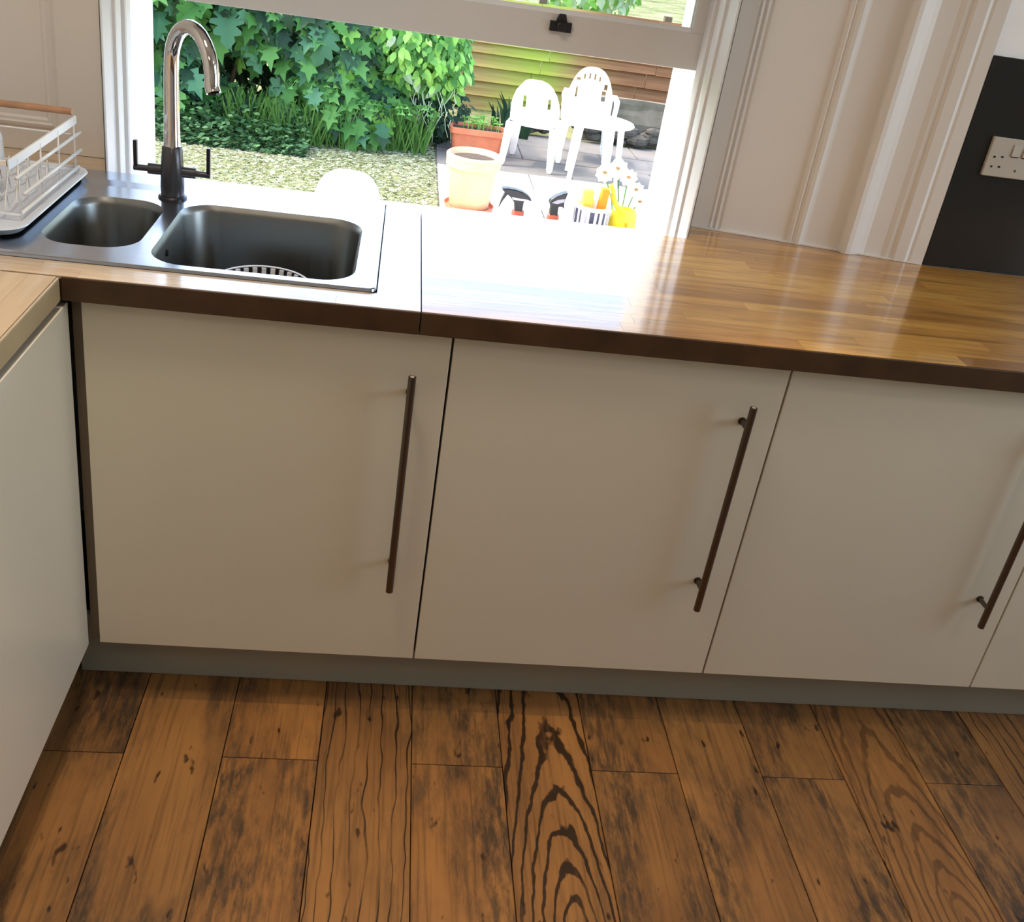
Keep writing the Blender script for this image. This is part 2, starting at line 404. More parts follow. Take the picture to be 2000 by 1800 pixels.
# ------------------------------------------------------------------ room shell
XL, XR, YF, ZC = -.62, 3.62, -3.4, 2.42
floor = tag(build('floor', B().box(XL-.1, YF-.1, -.06, XR+.1, .75, -.012), M['subfloor']), 'floor of wide rustic brown wooden boards laid towards the window', 'floor', kind='structure')
pw = .1785
px0 = .0755 - 4*pw
ncol = int((XR - px0)/pw) + 1
for i in range(ncol):
    xa = px0 + i*pw; xb = xa + pw
    k = i - 4                      # column 0 starts at x = .0755
    j0 = -.134 if k % 2 == 1 or k == -1 else -.134 - .62
    ys = [.10, j0]
    while ys[-1] > YF: ys.append(ys[-1] - 1.22)
    for yi in range(len(ys)-1):
        y1, y0 = ys[yi], max(ys[yi+1], YF)
        g = .0009
        m = M['rustic']
        if k == 2: m = M['lined']
        elif k == 4: m = M['cathedral']
        elif k in (8, 12): m = M['cathedral_soft']
        elif random.random() < .3: m = M['plain']
        if k in (-1, 0, 1, 3, 5, 6, 7, 9): m = M['rustic']
        b = B().box(xa+g, y0+g, -.012, xb-g, y1-g, 0)
        og = ((xa+xb)/2, (y0+y1)/2, 0)
        if k == 4 and yi == 0: og = ((xa+xb)/2 + .012, -.47, 0)
        if k == 8 and yi == 0: og = ((xa+xb)/2 + .02, -.45, 0)
        build('plank', b, m, floor, origin=og, bevel=.0008, seg=1)

# wall with the window: opening x -.055..1.07
OX0, OX1, OZ0, OZ1 = -.106, 1.132, .755, 2.15
wb = B()
wb.box(XL-.12, .65, -.9, OX0, .97, 2.8)
wb.box(OX1, .66, -.9, 1.69, .97, 2.8)
wb.box(1.69, .556, -.9, XR+.12, .97, 2.8)
wb.box(OX0, .65, -.9, OX1, .97, OZ0)
wb.box(OX0, .65, OZ1, OX1, .97, 2.8)
tag(build('wall_back', wb, M['exterior_white']), 'white wall around the sash window', 'wall', kind='structure')
tag(build('wall_left', B().box(XL-.12, YF, -.06, XL, .65, ZC), M['wall_paint']), 'painted wall left of the sink', 'wall', kind='structure')
wr = B(); wr.box(XR, YF, -.06, XR+.12, -1.58, ZC); wr.box(XR, .02, -.06, XR+.12, .556, ZC); wr.box(XR, -1.58, -.06, XR+.12, .02, .90); wr.box(XR, -1.58, 2.28, XR+.12, .02, ZC)
tag(build('wall_right', wr, M['wall_paint']), 'painted side wall at the far right', 'wall', kind='structure')
tag(build('wall_front', B().box(XL-.12, YF-.12, -.06, XR+.12, YF, ZC), M['wall_paint']), 'painted wall behind the camera', 'wall', kind='structure')
tag(build('ceiling', B().box(XL-.12, YF-.12, ZC, XR+.12, .65, ZC+.08), M['ceiling']), 'plain painted ceiling', 'ceiling', kind='structure')

# panelled lining left of the window (plane y = .65)
pl = thing('trim_1', 'cream painted wall panelling left of the window behind the dish rack', 'panelling', (-.36, .645, .9), kind='structure')
build('panel_board', B().box(XL+.002, .645, .8985, -.107, .650, 2.4), M['white_paint'], pl)
def frame_bead(parent, x0, x1, z0, z1, y, wd, dp):
    pr = [(0, 0), (.2*wd, -.6*dp), (.45*wd, -dp), (.6*wd, -.55*dp), (.8*wd, -.6*dp), (wd, 0)]
    # outline of four mitred sides
    loops = []
    for t, d in pr:
        loops.append([(x0+t, y+d, z0+t), (x1-t, y+d, z0+t), (x1-t, y+d, z1-t), (x0+t, y+d, z1-t)])
    return build('panel_moulding', B().loft(loops), M['white_paint'], parent)
frame_bead(pl, XL+.06, -.222, .945, 2.25, .6449, .026, .006)

# panelled shutter case right of the window: plan profile swept upward, diagonal from the casing to the splashback
pr_ = thing('trim_2', 'tall cream panelling with vertical mouldings right of the window', 'panelling', (1.4, .6, .9), kind='structure')
A_, Bp = Vector((1.1335, .655)), Vector((1.690, .553)); L_ = (Bp-A_).length; dv = (Bp-A_)/L_; nv = Vector((dv.y, -dv.x))
prof = [(0, 0), (.070, 0), (.071, -.004), (.076, -.001), (.083, -.004), (.088, -.0005), (.096, -.003), (.100, 0),
        (.252, .000), (.255, .006), (.260, .008), (.266, .004), (.272, .010), (.280, .011), (.286, .004), (.292, .001), (.296, 0),
        (.373, .0), (.374, .012), (.378, .019), (.386, .022), (.396, .020), (.408, .013), (.420, .006), (.432, .001),
        (.470, .000), (.482, .004), (.494, .003), (.500, .009), (.524, .010), (.532, .004), (.538, .006), (L_, .006)]
lo = [[(*(A_ + dv*sx + nv*d), z) for sx, d in prof] for z in (.8985, 2.40)]
back = [(*(A_ + Vector((0, .0))), .8985)]
pb = B(); n_ = len(prof)
pv = lo[0] + lo[1]; pf = [(i, i+1, n_+i+1, n_+i) for i in range(n_-1)]
pb.add(pv, pf)
# end return towards the splashback wall and closing back
e0, e1 = lo[0][-1], lo[1][-1]
pb.add([e0, (e0[0]+.004, .556, .8985), (e1[0]+.004, .556, 2.4), e1], [(0, 1, 2, 3)])
build('moulded_panel', pb, M['white_paint'], pr_)
bt = B(); bt.add([(*(A_ + nv*-.001), .8985), (*(Bp + nv*-.001), .8985), (*(Bp + nv*.008), .8985), (*(A_ + nv*.008), .8985),
                  (*(A_ + nv*-.001), .9015), (*(Bp + nv*-.001), .9015), (*(Bp + nv*.008), .9015), (*(A_ + nv*.008), .9015)],
                 [(0,3,2,1),(4,5,6,7),(0,1,5,4),(1,2,6,5),(2,3,7,6),(3,0,4,7)])
build('sealant_bead', bt, M['white_paint'], pr_)

# ------------------------------------------------------------------ window
win = thing('window_1', 'white sliding sash window above the sink with its lower sash raised', 'window', (.5, .6, .9), kind='structure')
def lining(mir):
    # plan profile of the moulded window lining: (depth into the reveal y, how far it stands into the opening)
    p = [(.545, 0), (.548, .002), (.615, .002), (.617, .0075), (.622, .0085), (.640, .007), (.655, .003), (.675, .003), (.678, -.001), (.684, -.001), (.686, .008), (.690, .010), (.722, .010), (.728, .006), (.728, -.003), (.545, -.003)]
    q = [((-.1030 + d) if mir else (1.1290 - d), y) for y, d in p]
    return B().prism(q, 'z', .8, 2.15)
for mir in (True, False):
    build('lining', lining(mir), M['sash_paint'], win)
    xa, xb = (-.1058, -.1045) if mir else (1.1305, 1.1318)
    build('lining_back', B().box(xa, .545, .8, xb, .66, 2.22), M['sash_paint'], win)
build('lining_head', B().box(-.1055, .545, 2.15, 1.1315, .73, 2.22), M['sash_paint'], win)
SX0, SX1 = -.099, 1.125
zb, zt_ = 1.2275, 1.305
lw = thing('lower_sash', None, None, (.5, .75, zb)); lw.parent = win; lw.location = Vector((.5, .75, zb)) - worg(win)
build('sash_rail', B().box(SX0, .732, zb, SX1, .770, zt_), M['sash_paint'], lw, bevel=.0015)
build('sash_stile', B().box(SX0, .7325, zt_, SX0+.045, .7695, 2.05), M['sash_paint'], lw, bevel=.001)
build('sash_stile', B().box(SX1-.030, .7325, zt_, SX1, .7695, 2.05), M['sash_paint'], lw, bevel=.001)
build('glazing_bead', B().prism([(.736, zt_), (.752, zt_), (.752, zt_+.009)], 'x', SX0+.045, SX1-.030), M['exterior_white'], lw)
build('glass_pane', B().box(SX0+.045, .752, zt_+.0005, SX1-.030, .755, 2.05), M['glass'], lw)
us = thing('upper_sash', None, None, (.5, .80, 1.5)); us.parent = win; us.location = Vector((.5, .80, 1.5)) - worg(win)
build('sash_rail', B().box(SX0, .778, 1.52, SX1, .812, 1.565), M['sash_paint'], us)
build('sash_rail', B().box(SX0, .778, 2.09, SX1, .812, 2.148), M['sash_paint'], us)
build('sash_stile', B().box(SX0, .7785, 1.565, SX0+.03, .8115, 2.09), M['sash_paint'], us)
build('sash_stile', B().box(SX1-.022, .7785, 1.565, SX1, .8115, 2.09), M['sash_paint'], us)
build('glass_pane', B().box(SX0+.03, .793, 1.565, SX1-.022, .796, 2.09), M['glass'], us)
lk = B(); lk.box(.780, .7225, 1.270, .828, .732, 1.291); lk.prism([(.792, 1.291), (.817, 1.291), (.812, 1.307), (.798, 1.307)], 'y', .7235, .732); lk.tube([(.804, .7225, 1.280), (.804, .712, 1.281)], [.008, .010], 10)
tag(build('sash_lift', lk, M['black'], win, bevel=.0012), 'black metal sash lift')
# window board a little below the worktop, sill sloping outwards
tag(build('window_sill', B().prism([(.552, .838), (.775, .832), (.85, .812), (.975, .780), (1.0, .772), (1.0, .745), (.552, .757)], 'x', OX0+.0005, OX1-.0005), M['exterior_white'], win))
# outer ledge below the sill
tag(build('trim_3', B().box(-.25, .985, .50, 1.85, 1.40, .5445), M['exterior_white']), 'white outer ledge below the window sill', 'ledge', kind='structure')

# ------------------------------------------------------------------ base units
ZD0, ZD1 = .143, .845
def base_unit(name, label, x0, x1, hx, group=None, top=.857):
    t = thing(name, label, 'cabinet', ((x0+x1)/2, .30, ZD0), group=group)
    c = B(); c.box(x0+.001, .021, ZD0+.002, x0+.018, .53, top); c.box(x1-.018, .021, ZD0+.002, x1-.001, .53, .857)
    c.box(x0+.018, .021, ZD0+.002, x1-.018, .53, ZD0+.02); c.box(x0+.018, .52, ZD0+.02, x1-.018, .53, .857); c.box(x0+.018, .03, .70, x1-.018, .04, .857)
    build('carcass', c, M['carcass'], t)
    d = build('door', B().box(x0+.002, 0, ZD0, x1-.002, .019, ZD1), M['door_gloss'], t, origin=((x0+x1)/2, 0, ZD0), bevel=.0012)
    if hx is not None: add_handle(d, hx, -.035, 0, 'y')
    return t
def add_handle(d, a, off, face, axis):
    h = B()
    def P(u, w, z): return (u, w, z) if axis == 'y' else (w, u, z)
    h.tube([P(a, off, .334), P(a, off, .782)], .0068, 14)
    h.tube([P(a, off, .7818), P(a, off, .7826)], .0035, 10, mi=1)
    for z in (.379, .737): h.tube([P(a, face, z), P(a, off, z)], [.0052, .0045], 10)
    for z in (.379, .737): h.tube([P(a, face, z), P(a, face + (off-face)*.08, z)], .0075, 12)
    return build('handle', h, [M['handle'], M['socket']], d, smooth=True, auto=40)
base_unit('base_cabinet', 'glossy cream base cabinet under the sink, leftmost under the window', 0.0, .6, .537, top=.70)
base_unit('base_cabinet', 'glossy cream base cabinet right of the sink cabinet, under the bright end of worktop', .6, 1.2, 1.134)
base_unit('base_cabinet', 'glossy cream base cabinet third from the left, under the dark splashback', 1.2, 1.8, 1.734)
base_unit('base_cabinet', 'cream base cabinet at the right edge, only a sliver of door showing', 1.8, 2.4, 2.334)
# cabinet on the left run, door facing right
t = thing('base_cabinet', 'glossy white base cabinet on the left run, door facing the room', 'cabinet', (-.3, -.45, ZD0))
c = B(); c.box(-.60, -.020, ZD0+.002, -.036, -.004, .857); c.box(-.60, -1.0, ZD0+.002, -.036, -.984, .857); c.box(-.60, -.984, ZD0+.002, -.036, -.02, ZD0+.02); c.box(-.60, -.984, ZD0+.02, -.59, -.02, .857)
build('carcass', c, M['carcass'], t)
d = build('door', B().box(-.0353, -1.002, ZD0, -.0163, -.006, ZD1), M['door_gloss'], t, origin=(-.0163, -.5, ZD0), bevel=.0012)
tag(build('corner_post', B().box(-.0155, .010, .144, -.0005, .0205, .857), M['filler']), 'dark brown corner filler strip between the two runs of cabinets', 'filler')
tag(build('kickboard', B().box(-.06, .0754, .0005, 2.42, .090, .1445), M['plinth'], bevel=.001), 'grey kickboard under the window cabinets', 'plinth')
tag(build('kickboard', B().box(-.105, -1.0, .0005, -.09, .075, .1445), M['plinth'], bevel=.001), 'grey kickboard set back under the left run', 'plinth')

# ------------------------------------------------------------------ worktops of oak staves
ZT = .898; YO = -.033
def staves(parent, x0, y0, x1, y1, axis, off=0.0, lmin=.28, lmax=.62, wd=.040, mt=None):
    """rows of staves; the rows run along axis"""
    a0, a1, b0, b1 = (x0, x1, y0, y1) if axis == 'x' else (y0, y1, x0, x1)
    nrow = max(1, round((b1-b0)/wd)); w = (b1-b0)/nrow
    for r in range(nrow):
        c0 = b0 + r*w; c1 = c0 + w; a = a0
        while a < a1 - 1e-4:
            ln = random.uniform(lmin, lmax); e = a + ln
            if a1 - e < .12: e = a1
            e = min(e, a1)
            g = .00015
            if axis == 'x': bb = B().box(a+g, c0+g, ZT-.005, e-g, c1-g, ZT)
            else: bb = B().box(c0+g, a+g, ZT-.005, c1-g, e-g, ZT)
            og = ((a+e)/2, (c0+c1)/2, ZT) if axis == 'x' else ((c0+c1)/2, (a+e)/2, ZT)
            build('stave', bb, mt or M['stave_'+axis], parent, origin=og)
            a = e
def worktop(label, loc):
    return thing('worktop', label, 'worktop', loc)
XJ = .5405
wt = worktop('oak stave worktop right of the joint, running to the dark splashback', (1.5, .3, .858))
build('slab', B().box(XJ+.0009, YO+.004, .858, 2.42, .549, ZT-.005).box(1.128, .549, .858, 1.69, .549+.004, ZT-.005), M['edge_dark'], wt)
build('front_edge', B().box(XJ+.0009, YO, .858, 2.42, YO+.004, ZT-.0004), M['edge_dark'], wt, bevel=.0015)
staves(wt, XJ+.0009, YO+.004, 2.42, .547, 'x')
# worktop tongue running back under the panelling
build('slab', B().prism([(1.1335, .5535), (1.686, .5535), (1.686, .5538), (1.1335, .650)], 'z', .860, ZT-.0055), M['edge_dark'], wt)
for ya, yb in ((.547, .587), (.587, .62), (.62, .648)):
    xe = lambda y: 1.128 + (.655-y)/.102*.562 if y > .553 else 1.69
    xb_a, xb_b = min(1.689, xe(ya)), min(1.689, xe(yb))
    build('stave', B().prism([(1.1335, ya), (xb_a, ya), (xb_b, yb), (1.1335, yb)], 'z', ZT-.005, ZT), M['stave_x'], wt, origin=(1.3, (ya+yb)/2, ZT))
ws = worktop('oak stave worktop holding the sink, left of the joint', (.2, .3, .858))
sb = B(); sb.box(XL+.002, YO+.004, .858, XJ-.0009, .05, ZT-.005); sb.box(.47, .05, .858, XJ-.0009, .547, ZT-.005); sb.box(XL+.002, .05, .858, -.14, .50, ZT-.005); sb.box(XL+.002, .50, .858, .47, .547, ZT-.005); sb.box(XL+.002, .547, .858, -.1075, .643, ZT-.005)
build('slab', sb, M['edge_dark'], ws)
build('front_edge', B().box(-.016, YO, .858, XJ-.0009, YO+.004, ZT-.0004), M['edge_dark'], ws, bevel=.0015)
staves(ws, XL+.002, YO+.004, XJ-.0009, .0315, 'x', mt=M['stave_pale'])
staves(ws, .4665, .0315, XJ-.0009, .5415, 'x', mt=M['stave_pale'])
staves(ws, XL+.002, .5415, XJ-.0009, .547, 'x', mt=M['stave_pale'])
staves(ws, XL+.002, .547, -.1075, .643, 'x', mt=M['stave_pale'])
wl = worktop('pale oak worktop of the left run, meeting the sink worktop at the corner', (-.3, -.6, .858))
build('slab', B().box(XL+.002, -1.6, .858, -.0215, YO-.0008, ZT-.005), M['edge_light'], wl)
build('front_edge', B().box(-.0215, -1.6, .858, -.0173, YO-.0008, ZT-.0004), M['edge_light'], wl, bevel=.002)
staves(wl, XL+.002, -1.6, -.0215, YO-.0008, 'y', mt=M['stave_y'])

# ------------------------------------------------------------------ sink
sk = thing('kitchen_sink', 'stainless steel sink with one small and one large bowl set in the worktop', 'sink', (.2, .28, ZT))
def sink_deck():
    bm = bmesh.new()
    X0, Y0, X1, Y1 = -.585, .033, .465, .540
    def ring(l): 
        vs = [bm.verts.new(p) for p in l]; return vs
    L0 = ring(rrect(X0, Y0, X1, Y1, .014, .8984)); L1 = ring(rrect(X0+.001, Y0+.001, X1-.001, Y1-.001, .013, .9025)); L2 = ring(rrect(X0+.003, Y0+.003, X1-.003, Y1-.003, .012, .9035))
    L3 = ring(rrect(X0+.016, Y0+.013, X1-.014, Y1-.06, .026, .9035)); L4 = ring(rrect(X0+.022, Y0+.017, X1-.024, Y1-.085, .024, .8985))
    n = len(L0)
    for a, b2 in ((L0, L1), (L1, L2), (L2, L3), (L3, L4)):
        for k in range(n):
            bm.faces.new((a[k], a[(k+1) % n], b2[(k+1) % n], b2[k]))
    edges = []
    def loop_edges(vs):
        out = []
        for k in range(len(vs)):
            e = bm.edges.get((vs[k], vs[(k+1) % len(vs)])) or bm.edges.new((vs[k], vs[(k+1) % len(vs)])); out.append(e)
        return out
    h1 = ring(bowl1(0, .8985)); h2 = ring(bowl2(0, .8985))
    bmesh.ops.triangle_fill(bm, use_beauty=True, use_dissolve=False, edges=loop_edges(L4)+loop_edges(h1)+loop_edges(h2))
    bmesh.ops.recalc_face_normals(bm, faces=bm.faces)
    me = bpy.data.meshes.new('deck'); bm.to_mesh(me); bm.free()
    return me
def bowl1(i, z): return rrect(-.107+i, .112+i, .056-i, .388-i, .060-i*.3, z, 8)
def bowl2(i, z): return rrect(.083+i, .066+i, .426-i, .408-i, .062-i*.3, z, 8)
me = sink_deck(); me.materials.append(M['steel']); 
for v in me.vertices: v.co -= worg(sk)
dk = bpy.data.objects.new('deck', me); COL.objects.link(dk); dk.parent = sk
for fn, dep in ((bowl1, .150), (bowl2, .170)):
    st = [(0, 0), (.0012, -.0025), (.004, -.007), (.0065, -.014), (.012, -dep*.80), (.018, -dep*.92), (.034, -dep*.985), (.055, -dep)]
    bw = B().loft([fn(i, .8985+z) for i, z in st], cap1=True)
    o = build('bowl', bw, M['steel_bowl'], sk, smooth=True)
dr = B().lathe([(.042, 0), (.038, .002), (.03, .0005), (.0, .0005)], (-.025, .25, .7487), 20)
build('waste', dr, M['chrome'], sk, smooth=True)
of = B().tube([(.0905, .20, .868), (.094, .20, .868)], .006, 12); build('overflow_hole', of, M['dark_hole'], sk)
gr = B()
for k in range(5): gr.box(-.50, .12+k*.07, .8986, -.16, .13+k*.07, .9005)
build('drainer_ridge', gr, M['steel'], sk, bevel=.0008)
# slotted colander standing in the large bowl
cl = thing('colander', 'white slotted colander standing in the large sink bowl', 'colander', (.262, .175, .730))
cc = (.262, .175); R_ = .083; zr = .8395
ring = [(R_+.006*math.cos(a), .005*math.sin(a)) for a in [2*PI*k/8 for k in range(9)]]
build('rim', B().lathe([(R_-.001, .0), (R_+.002, .001), (R_+.003, -.002), (R_-.001, -.002), (R_-.001, 0)], (cc[0], cc[1], zr), 48, cap=False), M['white_plastic'], cl, smooth=True)
build('slot_shade', B().lathe([(R_+.001, zr-.7305-.003), (.076, .03), (.074, .03), (R_-.001, zr-.7305-.003)], (cc[0], cc[1], .7305), 36, cap=False), M['black'], cl, smooth=True)  # black sheet added behind the ribs so the slots read dark
build('base', B().lathe([(.06, 0), (.072, .0), (.076, .03), (.070, .03), (.066, .006), (0, .006)], (cc[0], cc[1], .7305), 36), M['black'], cl, smooth=True)
for k in range(30):
    a = 2*PI*k/30; c_, s_ = math.cos(a), math.sin(a)
    def P(r, z, w): return (cc[0] + r*c_ - w*s_, cc[1] + r*s_ + w*c_, z)
    q = B().loft([[P(R_-.002, zr-.002, -.0042), P(R_-.002, zr-.002, .0042), P(R_-.006, zr-.002, .0042), P(R_-.006, zr-.002, -.0042)],
                  [P(.0775, zr-.045, -.004), P(.0775, zr-.045, .004), P(.0735, zr-.045, .004), P(.0735, zr-.045, -.004)],
                  [P(.073, .757, -.003), P(.073, .757, .003), P(.069, .757, .003), P(.069, .757, -.003)]], True, True)
    build('rib', q, M['white_plastic'], cl)

# ------------------------------------------------------------------ mixer tap
tp = thing('mixer_tap', 'swan neck mixer tap with two upright levers between the bowls', 'tap', (.053, .425, .9))
tx, ty = .053, .425
build('base_flange', B().lathe([(.027, 0), (.027, .003), (.024, .006)], (tx, ty, .8986), 28), M['black'], tp, smooth=True, auto=40)
build('body', B().lathe([(.0215, 0), (.0225, .02), (.0215, .055), (.0185, .095), (.0165, .097)], (tx, ty, .904), 28), M['chrome_dark_reflection'], tp, smooth=True, auto=50)
pts = [(tx, ty, .998), (tx, ty, 1.06), (tx, ty, 1.135)]
dx_, dy_ = .68, -.73; rr = .067
for k in range(1, 15):
    a = PI - k*PI/14*1.03
    u = rr + rr*math.cos(a); pts.append((tx + dx_*u, ty + dy_*u, 1.150 + .072*math.sin(a)*1.10))
e = pts[-1]; pts.append((e[0]+dx_*.006, e[1]+dy_*.006, e[2]-.012))
sp = build('spout', B().tube(pts, [.0155, .0145, .0138] + [.0135]*15, 18), M['chrome'], tp, smooth=True, auto=50)
build('aerator', B().tube([pts[-1], (pts[-1][0]+.0006, pts[-1][1]-.0006, pts[-1][2]-.004)], .0105, 14), M['black'], sp)
build('collar', B().lathe([(.0170, 0), (.0175, .004), (.0165, .012), (.0150, .014)], (tx, ty, .988), 24), M['chrome'], tp, smooth=True)
for sgn in (-1, 1):
    a = B(); a.tube([(tx+sgn*.015, ty, .952), (tx+sgn*.045, ty, .952)], .0105, 14); a.tube([(tx+sgn*.040, ty, .9515), (tx+sgn*.072, ty, .9515)], .006, 12)
    arm = build('valve_arm', a, M['chrome_dark_reflection'], tp, smooth=True, auto=40)
    build('lever', B().box(tx+sgn*.068-.0036, ty-.005, .9515, tx+sgn*.068+.0036, ty+.005, 1.004), M['black'], arm, bevel=.001)

# ------------------------------------------------------------------ drip tray, dish rack and what stands in it
def rim_tray(name, x0, y0, x1, y1, r, z, h, m, parent):
    loops = [rrect(x0+.012, y0+.012, x1-.012, y1-.012, r*.8, z, 8), rrect(x0, y0, x1, y1, r, z+h*.85, 8), rrect(x0+.001, y0+.001, x1-.001, y1-.001, r, z+h, 8), rrect(x0+.006, y0+.006, x1-.006, y1-.006, r*.9, z+h, 8),
             rrect(x0+.012, y0+.012, x1-.012, y1-.012, r*.85, z+h*.45, 8), rrect(x0+.03, y0+.03, x1-.03, y1-.03, r*.6, z+h*.40, 8)]
    return build(name, B().loft(loops, True, True), m, parent, smooth=True, auto=35)
tr = rim_tray('drip_tray', -.56, .092, -.117, .505, .045, .9038, .014, M['tray'], None)
tag(tr, 'white plastic drip tray on the drainer under the dish rack', 'tray')
rk = thing('dish_rack', 'white wire dish rack with a wooden dowel along its back', 'dish rack', (-.34, .30, .913))
RX0, RX1, RY0, RY1, RZ0, RZ1 = -.54, -.140, .16, .480, .919, 1.022
def seg_(a, b2, r=.0016, n=6): return B().tube([a, b2], r, n)
build('top_rail', B().box(RX1-.003, .13, RZ1-.016, RX1+.001, .485, RZ1), M['white_wire'], rk, bevel=.0008)
build('top_rail', B().box(RX0-.001, .13, RZ1-.010, RX0+.003, .485, RZ1), M['white_wire'], rk, bevel=.0008)
build('front_rail', B().box(RX0, .13, RZ1-.010, RX1, .134, RZ1), M['white_wire'], rk, bevel=.0008)
tag(build('dowel', B().tube([(RX0+.01, .478, 1.028), (RX1-.004, .478, 1.030)], .0065, 12), M['dowel'], rk, smooth=True, auto=50), 'brown wooden dowel')
for xx in (RX0, RX1):
    for z, ya, yb in ((.985, .16, .505), (.950, .19, .505), (.922, .17, .485)):
        build('side_wire', seg_((xx, ya, z), (xx, yb, z), .0032, 8), M['white_wire'], rk, smooth=True)
    for y in (.17, .28, .375, .468):
        build('upright', seg_((xx, y, .911), (xx, y, RZ1-.006), .0018), M['white_wire'], rk, smooth=True)
for z in (.921, .985):
    build('back_wire', seg_((RX0, .482, z), (RX1, .482, z), .002), M['white_wire'], rk, smooth=True)
build('back_wire', seg_((RX0, .165, .921), (RX1, .165, .921), .002), M['white_wire'], rk, smooth=True)
for k in range(11):
    x = RX0 + .03 + k*.034
    lp = [(x, .165, .921)]
    for q in range(1, 6):
        ya = .165 + (q-.5)*.052; lp += [(x, ya-.012, .921), (x, ya, .952), (x, ya+.012, .921)]
    lp.append((x, .482, .921))
    build('plate_wire', B().tube(lp, .0016, 6), M['white_wire'], rk, smooth=True)
mg = thing('mug', 'white upturned mug in the dish rack at the left edge', 'mug', (-.248, .30, .955))
build('cup', B().lathe([(.036, 0), (.038, .002), (.037, .055), (.030, .078), (.018, .084), (0, .085)], (-.248, .30, .9545), 28), M['white_plastic'], mg, smooth=True, auto=60)
build('handle', B().tube([(-.285+0, .30, .970), (-.305, .30, .975), (-.312, .30, .995), (-.305, .30, 1.012), (-.284, .30, 1.016)], .0045, 8), M['white_plastic'], mg, smooth=True)
bo = thing('bowl', 'red brown ceramic bowl low in the dish rack at the left edge', 'bowl', (-.25, .235, .921))
build('shell', B().lathe([(.022, 0), (.024, .002), (.044, .018), (.053, .040), (.050, .040), (.040, .019), (.0, .006)], (-.252, .245, .9235), 28), M['redbrown'], bo, smooth=True, auto=60)

# ------------------------------------------------------------------ splashback and socket
tag(build('splashback', B().box(1.695, .549, .8985, 2.6, .5555, 1.363), M['slate'], bevel=.0008), 'dark grey glass splashback at the right end of the worktop', 'splashback')
so = thing('double_socket', 'white double plug socket on the dark splashback', 'socket', (1.825, .549, 1.16))
build('plate', B().box(1.7515, .5405, 1.1175, 1.8985, .5488, 1.2025), M['socket'], so, bevel=.002)
for x, z in ((1.767, 1.160), (1.785, 1.1615), (1.767, 1.139), (1.785, 1.140), (1.863, 1.160), (1.881, 1.1615), (1.863, 1.139), (1.881, 1.140)):
    build('pin_hole', B().box(x-.0024, .5398, z-.002, x+.0024, .5406, z+.002), M['dark_hole'], so)
for x in (1.812, 1.838):
    r = build('rocker', B().prism([(.5405, 1.165), (.5368, 1.166), (.5388, 1.190), (.5405, 1.190)], 'x', x-.009, x+.009), M['socket'], so)
    build('rocker_shadow_gap', B().box(x-.009, .5402, 1.1630, x+.009, .5406, 1.1648), M['dark_hole'], r)
build('screw', B().tube([(1.825, .5402, 1.135), (1.825, .5406, 1.135)], .003, 10), M['handle'], so)

# ------------------------------------------------------------------ things on the ledge outside the window
LZ = .6305
def spray(name, label, mir, pts, trig, stripe, nx, base_r, y=.85):
    b = thing(name, label, 'spray bottle', (nx, y, LZ))
    build('bottle', B().lathe([(base_r*.94, 0), (base_r, .006), (base_r, .10), (base_r*.85, .125), (.018, .150), (.014, .158), (0, .158)], (nx, y, LZ), 24, sy=.75), M['bottle'], b, smooth=True, auto=60)
    build('collar', B().lathe([(.015, 0), (.0165, .004), (.0155, .032), (.013, .034)], (nx, y, .797), 18), M['red_plastic'], b, smooth=True, auto=50)
    build('trigger_head', B().prism(pts, 'y', y-.013, y+.013), M['black'], b, bevel=.003)
    if trig: build('trigger', B().prism(trig, 'y', y-.007, y+.007), M['black'], b, bevel=.0015)
    build('side_stripe', B().prism(stripe, 'y', y-.0138, y+.0138), M['white_plastic'] if not mir else M['grey_stripe'], b)
    return b
p1 = [(.738,.882),(.754,.884),(.772,.883),(.791,.879),(.806,.871),(.818,.859),(.798,.856),(.797,.829),(.778,.829),(.774,.85),(.764,.861),(.755,.868),(.743,.876)]
sbA = spray('spray_bottle', 'spray bottle with a black head aimed left and a white stripe', False, p1, [(.749,.872),(.757,.868),(.746,.85),(.7385,.832),(.742,.852)], [(.766,.8635),(.806,.8615),(.813,.8592),(.798,.8572),(.770,.858)], .7875, .034)
p2 = [(.903,.890),(.902,.884),(.898,.868),(.899,.847),(.894,.853),(.885,.852),(.886,.829),(.866,.829),(.866,.851),(.860,.859),(.864,.868),(.875,.878),(.892,.887)]
sbB = spray('spray_bottle', 'spray bottle with a dark grey head aimed right beside the striped pot', True, p2, None, [(.866,.861),(.880,.870),(.897,.874),(.896,.866),(.880,.860)], .876, .028)
pt = thing('utensil_pot', 'navy and white striped pot holding sponges outside the window', 'pot', (.972, .85, LZ))
build('shell', B().lathe([(.036, 0), (.040, .004), (.0455, .236), (.0435, .238), (.038, .010), (0, .010)], (.972, .85, LZ), 36), M['cream'], pt, smooth=True, auto=50)
for k in range(18):
    a = 2*PI*k/18; h = .075 + .05*(k % 3 == 1)
    if k % 3 == 2: h = .06
    q = B().grid(lambda u, v: (.972 + (.0405+.0055*v)*math.cos(a+h*2*(u-.5)), .85 + (.0405+.0055*v)*math.sin(a+h*2*(u-.5)), LZ+.006+.222*v), 3, 1)
    build('stripe', q, M['navy'] if k % 4 else M['grey_stripe'], pt)
def sponge(label, x, m, z1, tilt, w, y):
    o = tag(build('sponge', B().box(-w, -.014, 0, w, .014, z1-.80), m, None, bevel=.005), label, 'sponge')
    o.location = (x, y, .80); o.rotation_euler = (0, tilt, 0); return o
spA = sponge('yellow sponge standing in the striped pot, left of the orange one', .958, M['sponge'], .905, -.05, .013, .846)
spB = sponge('orange sponge standing in the striped pot, right of the yellow one', .986, M['orange'], .915, .06, .010, .838)
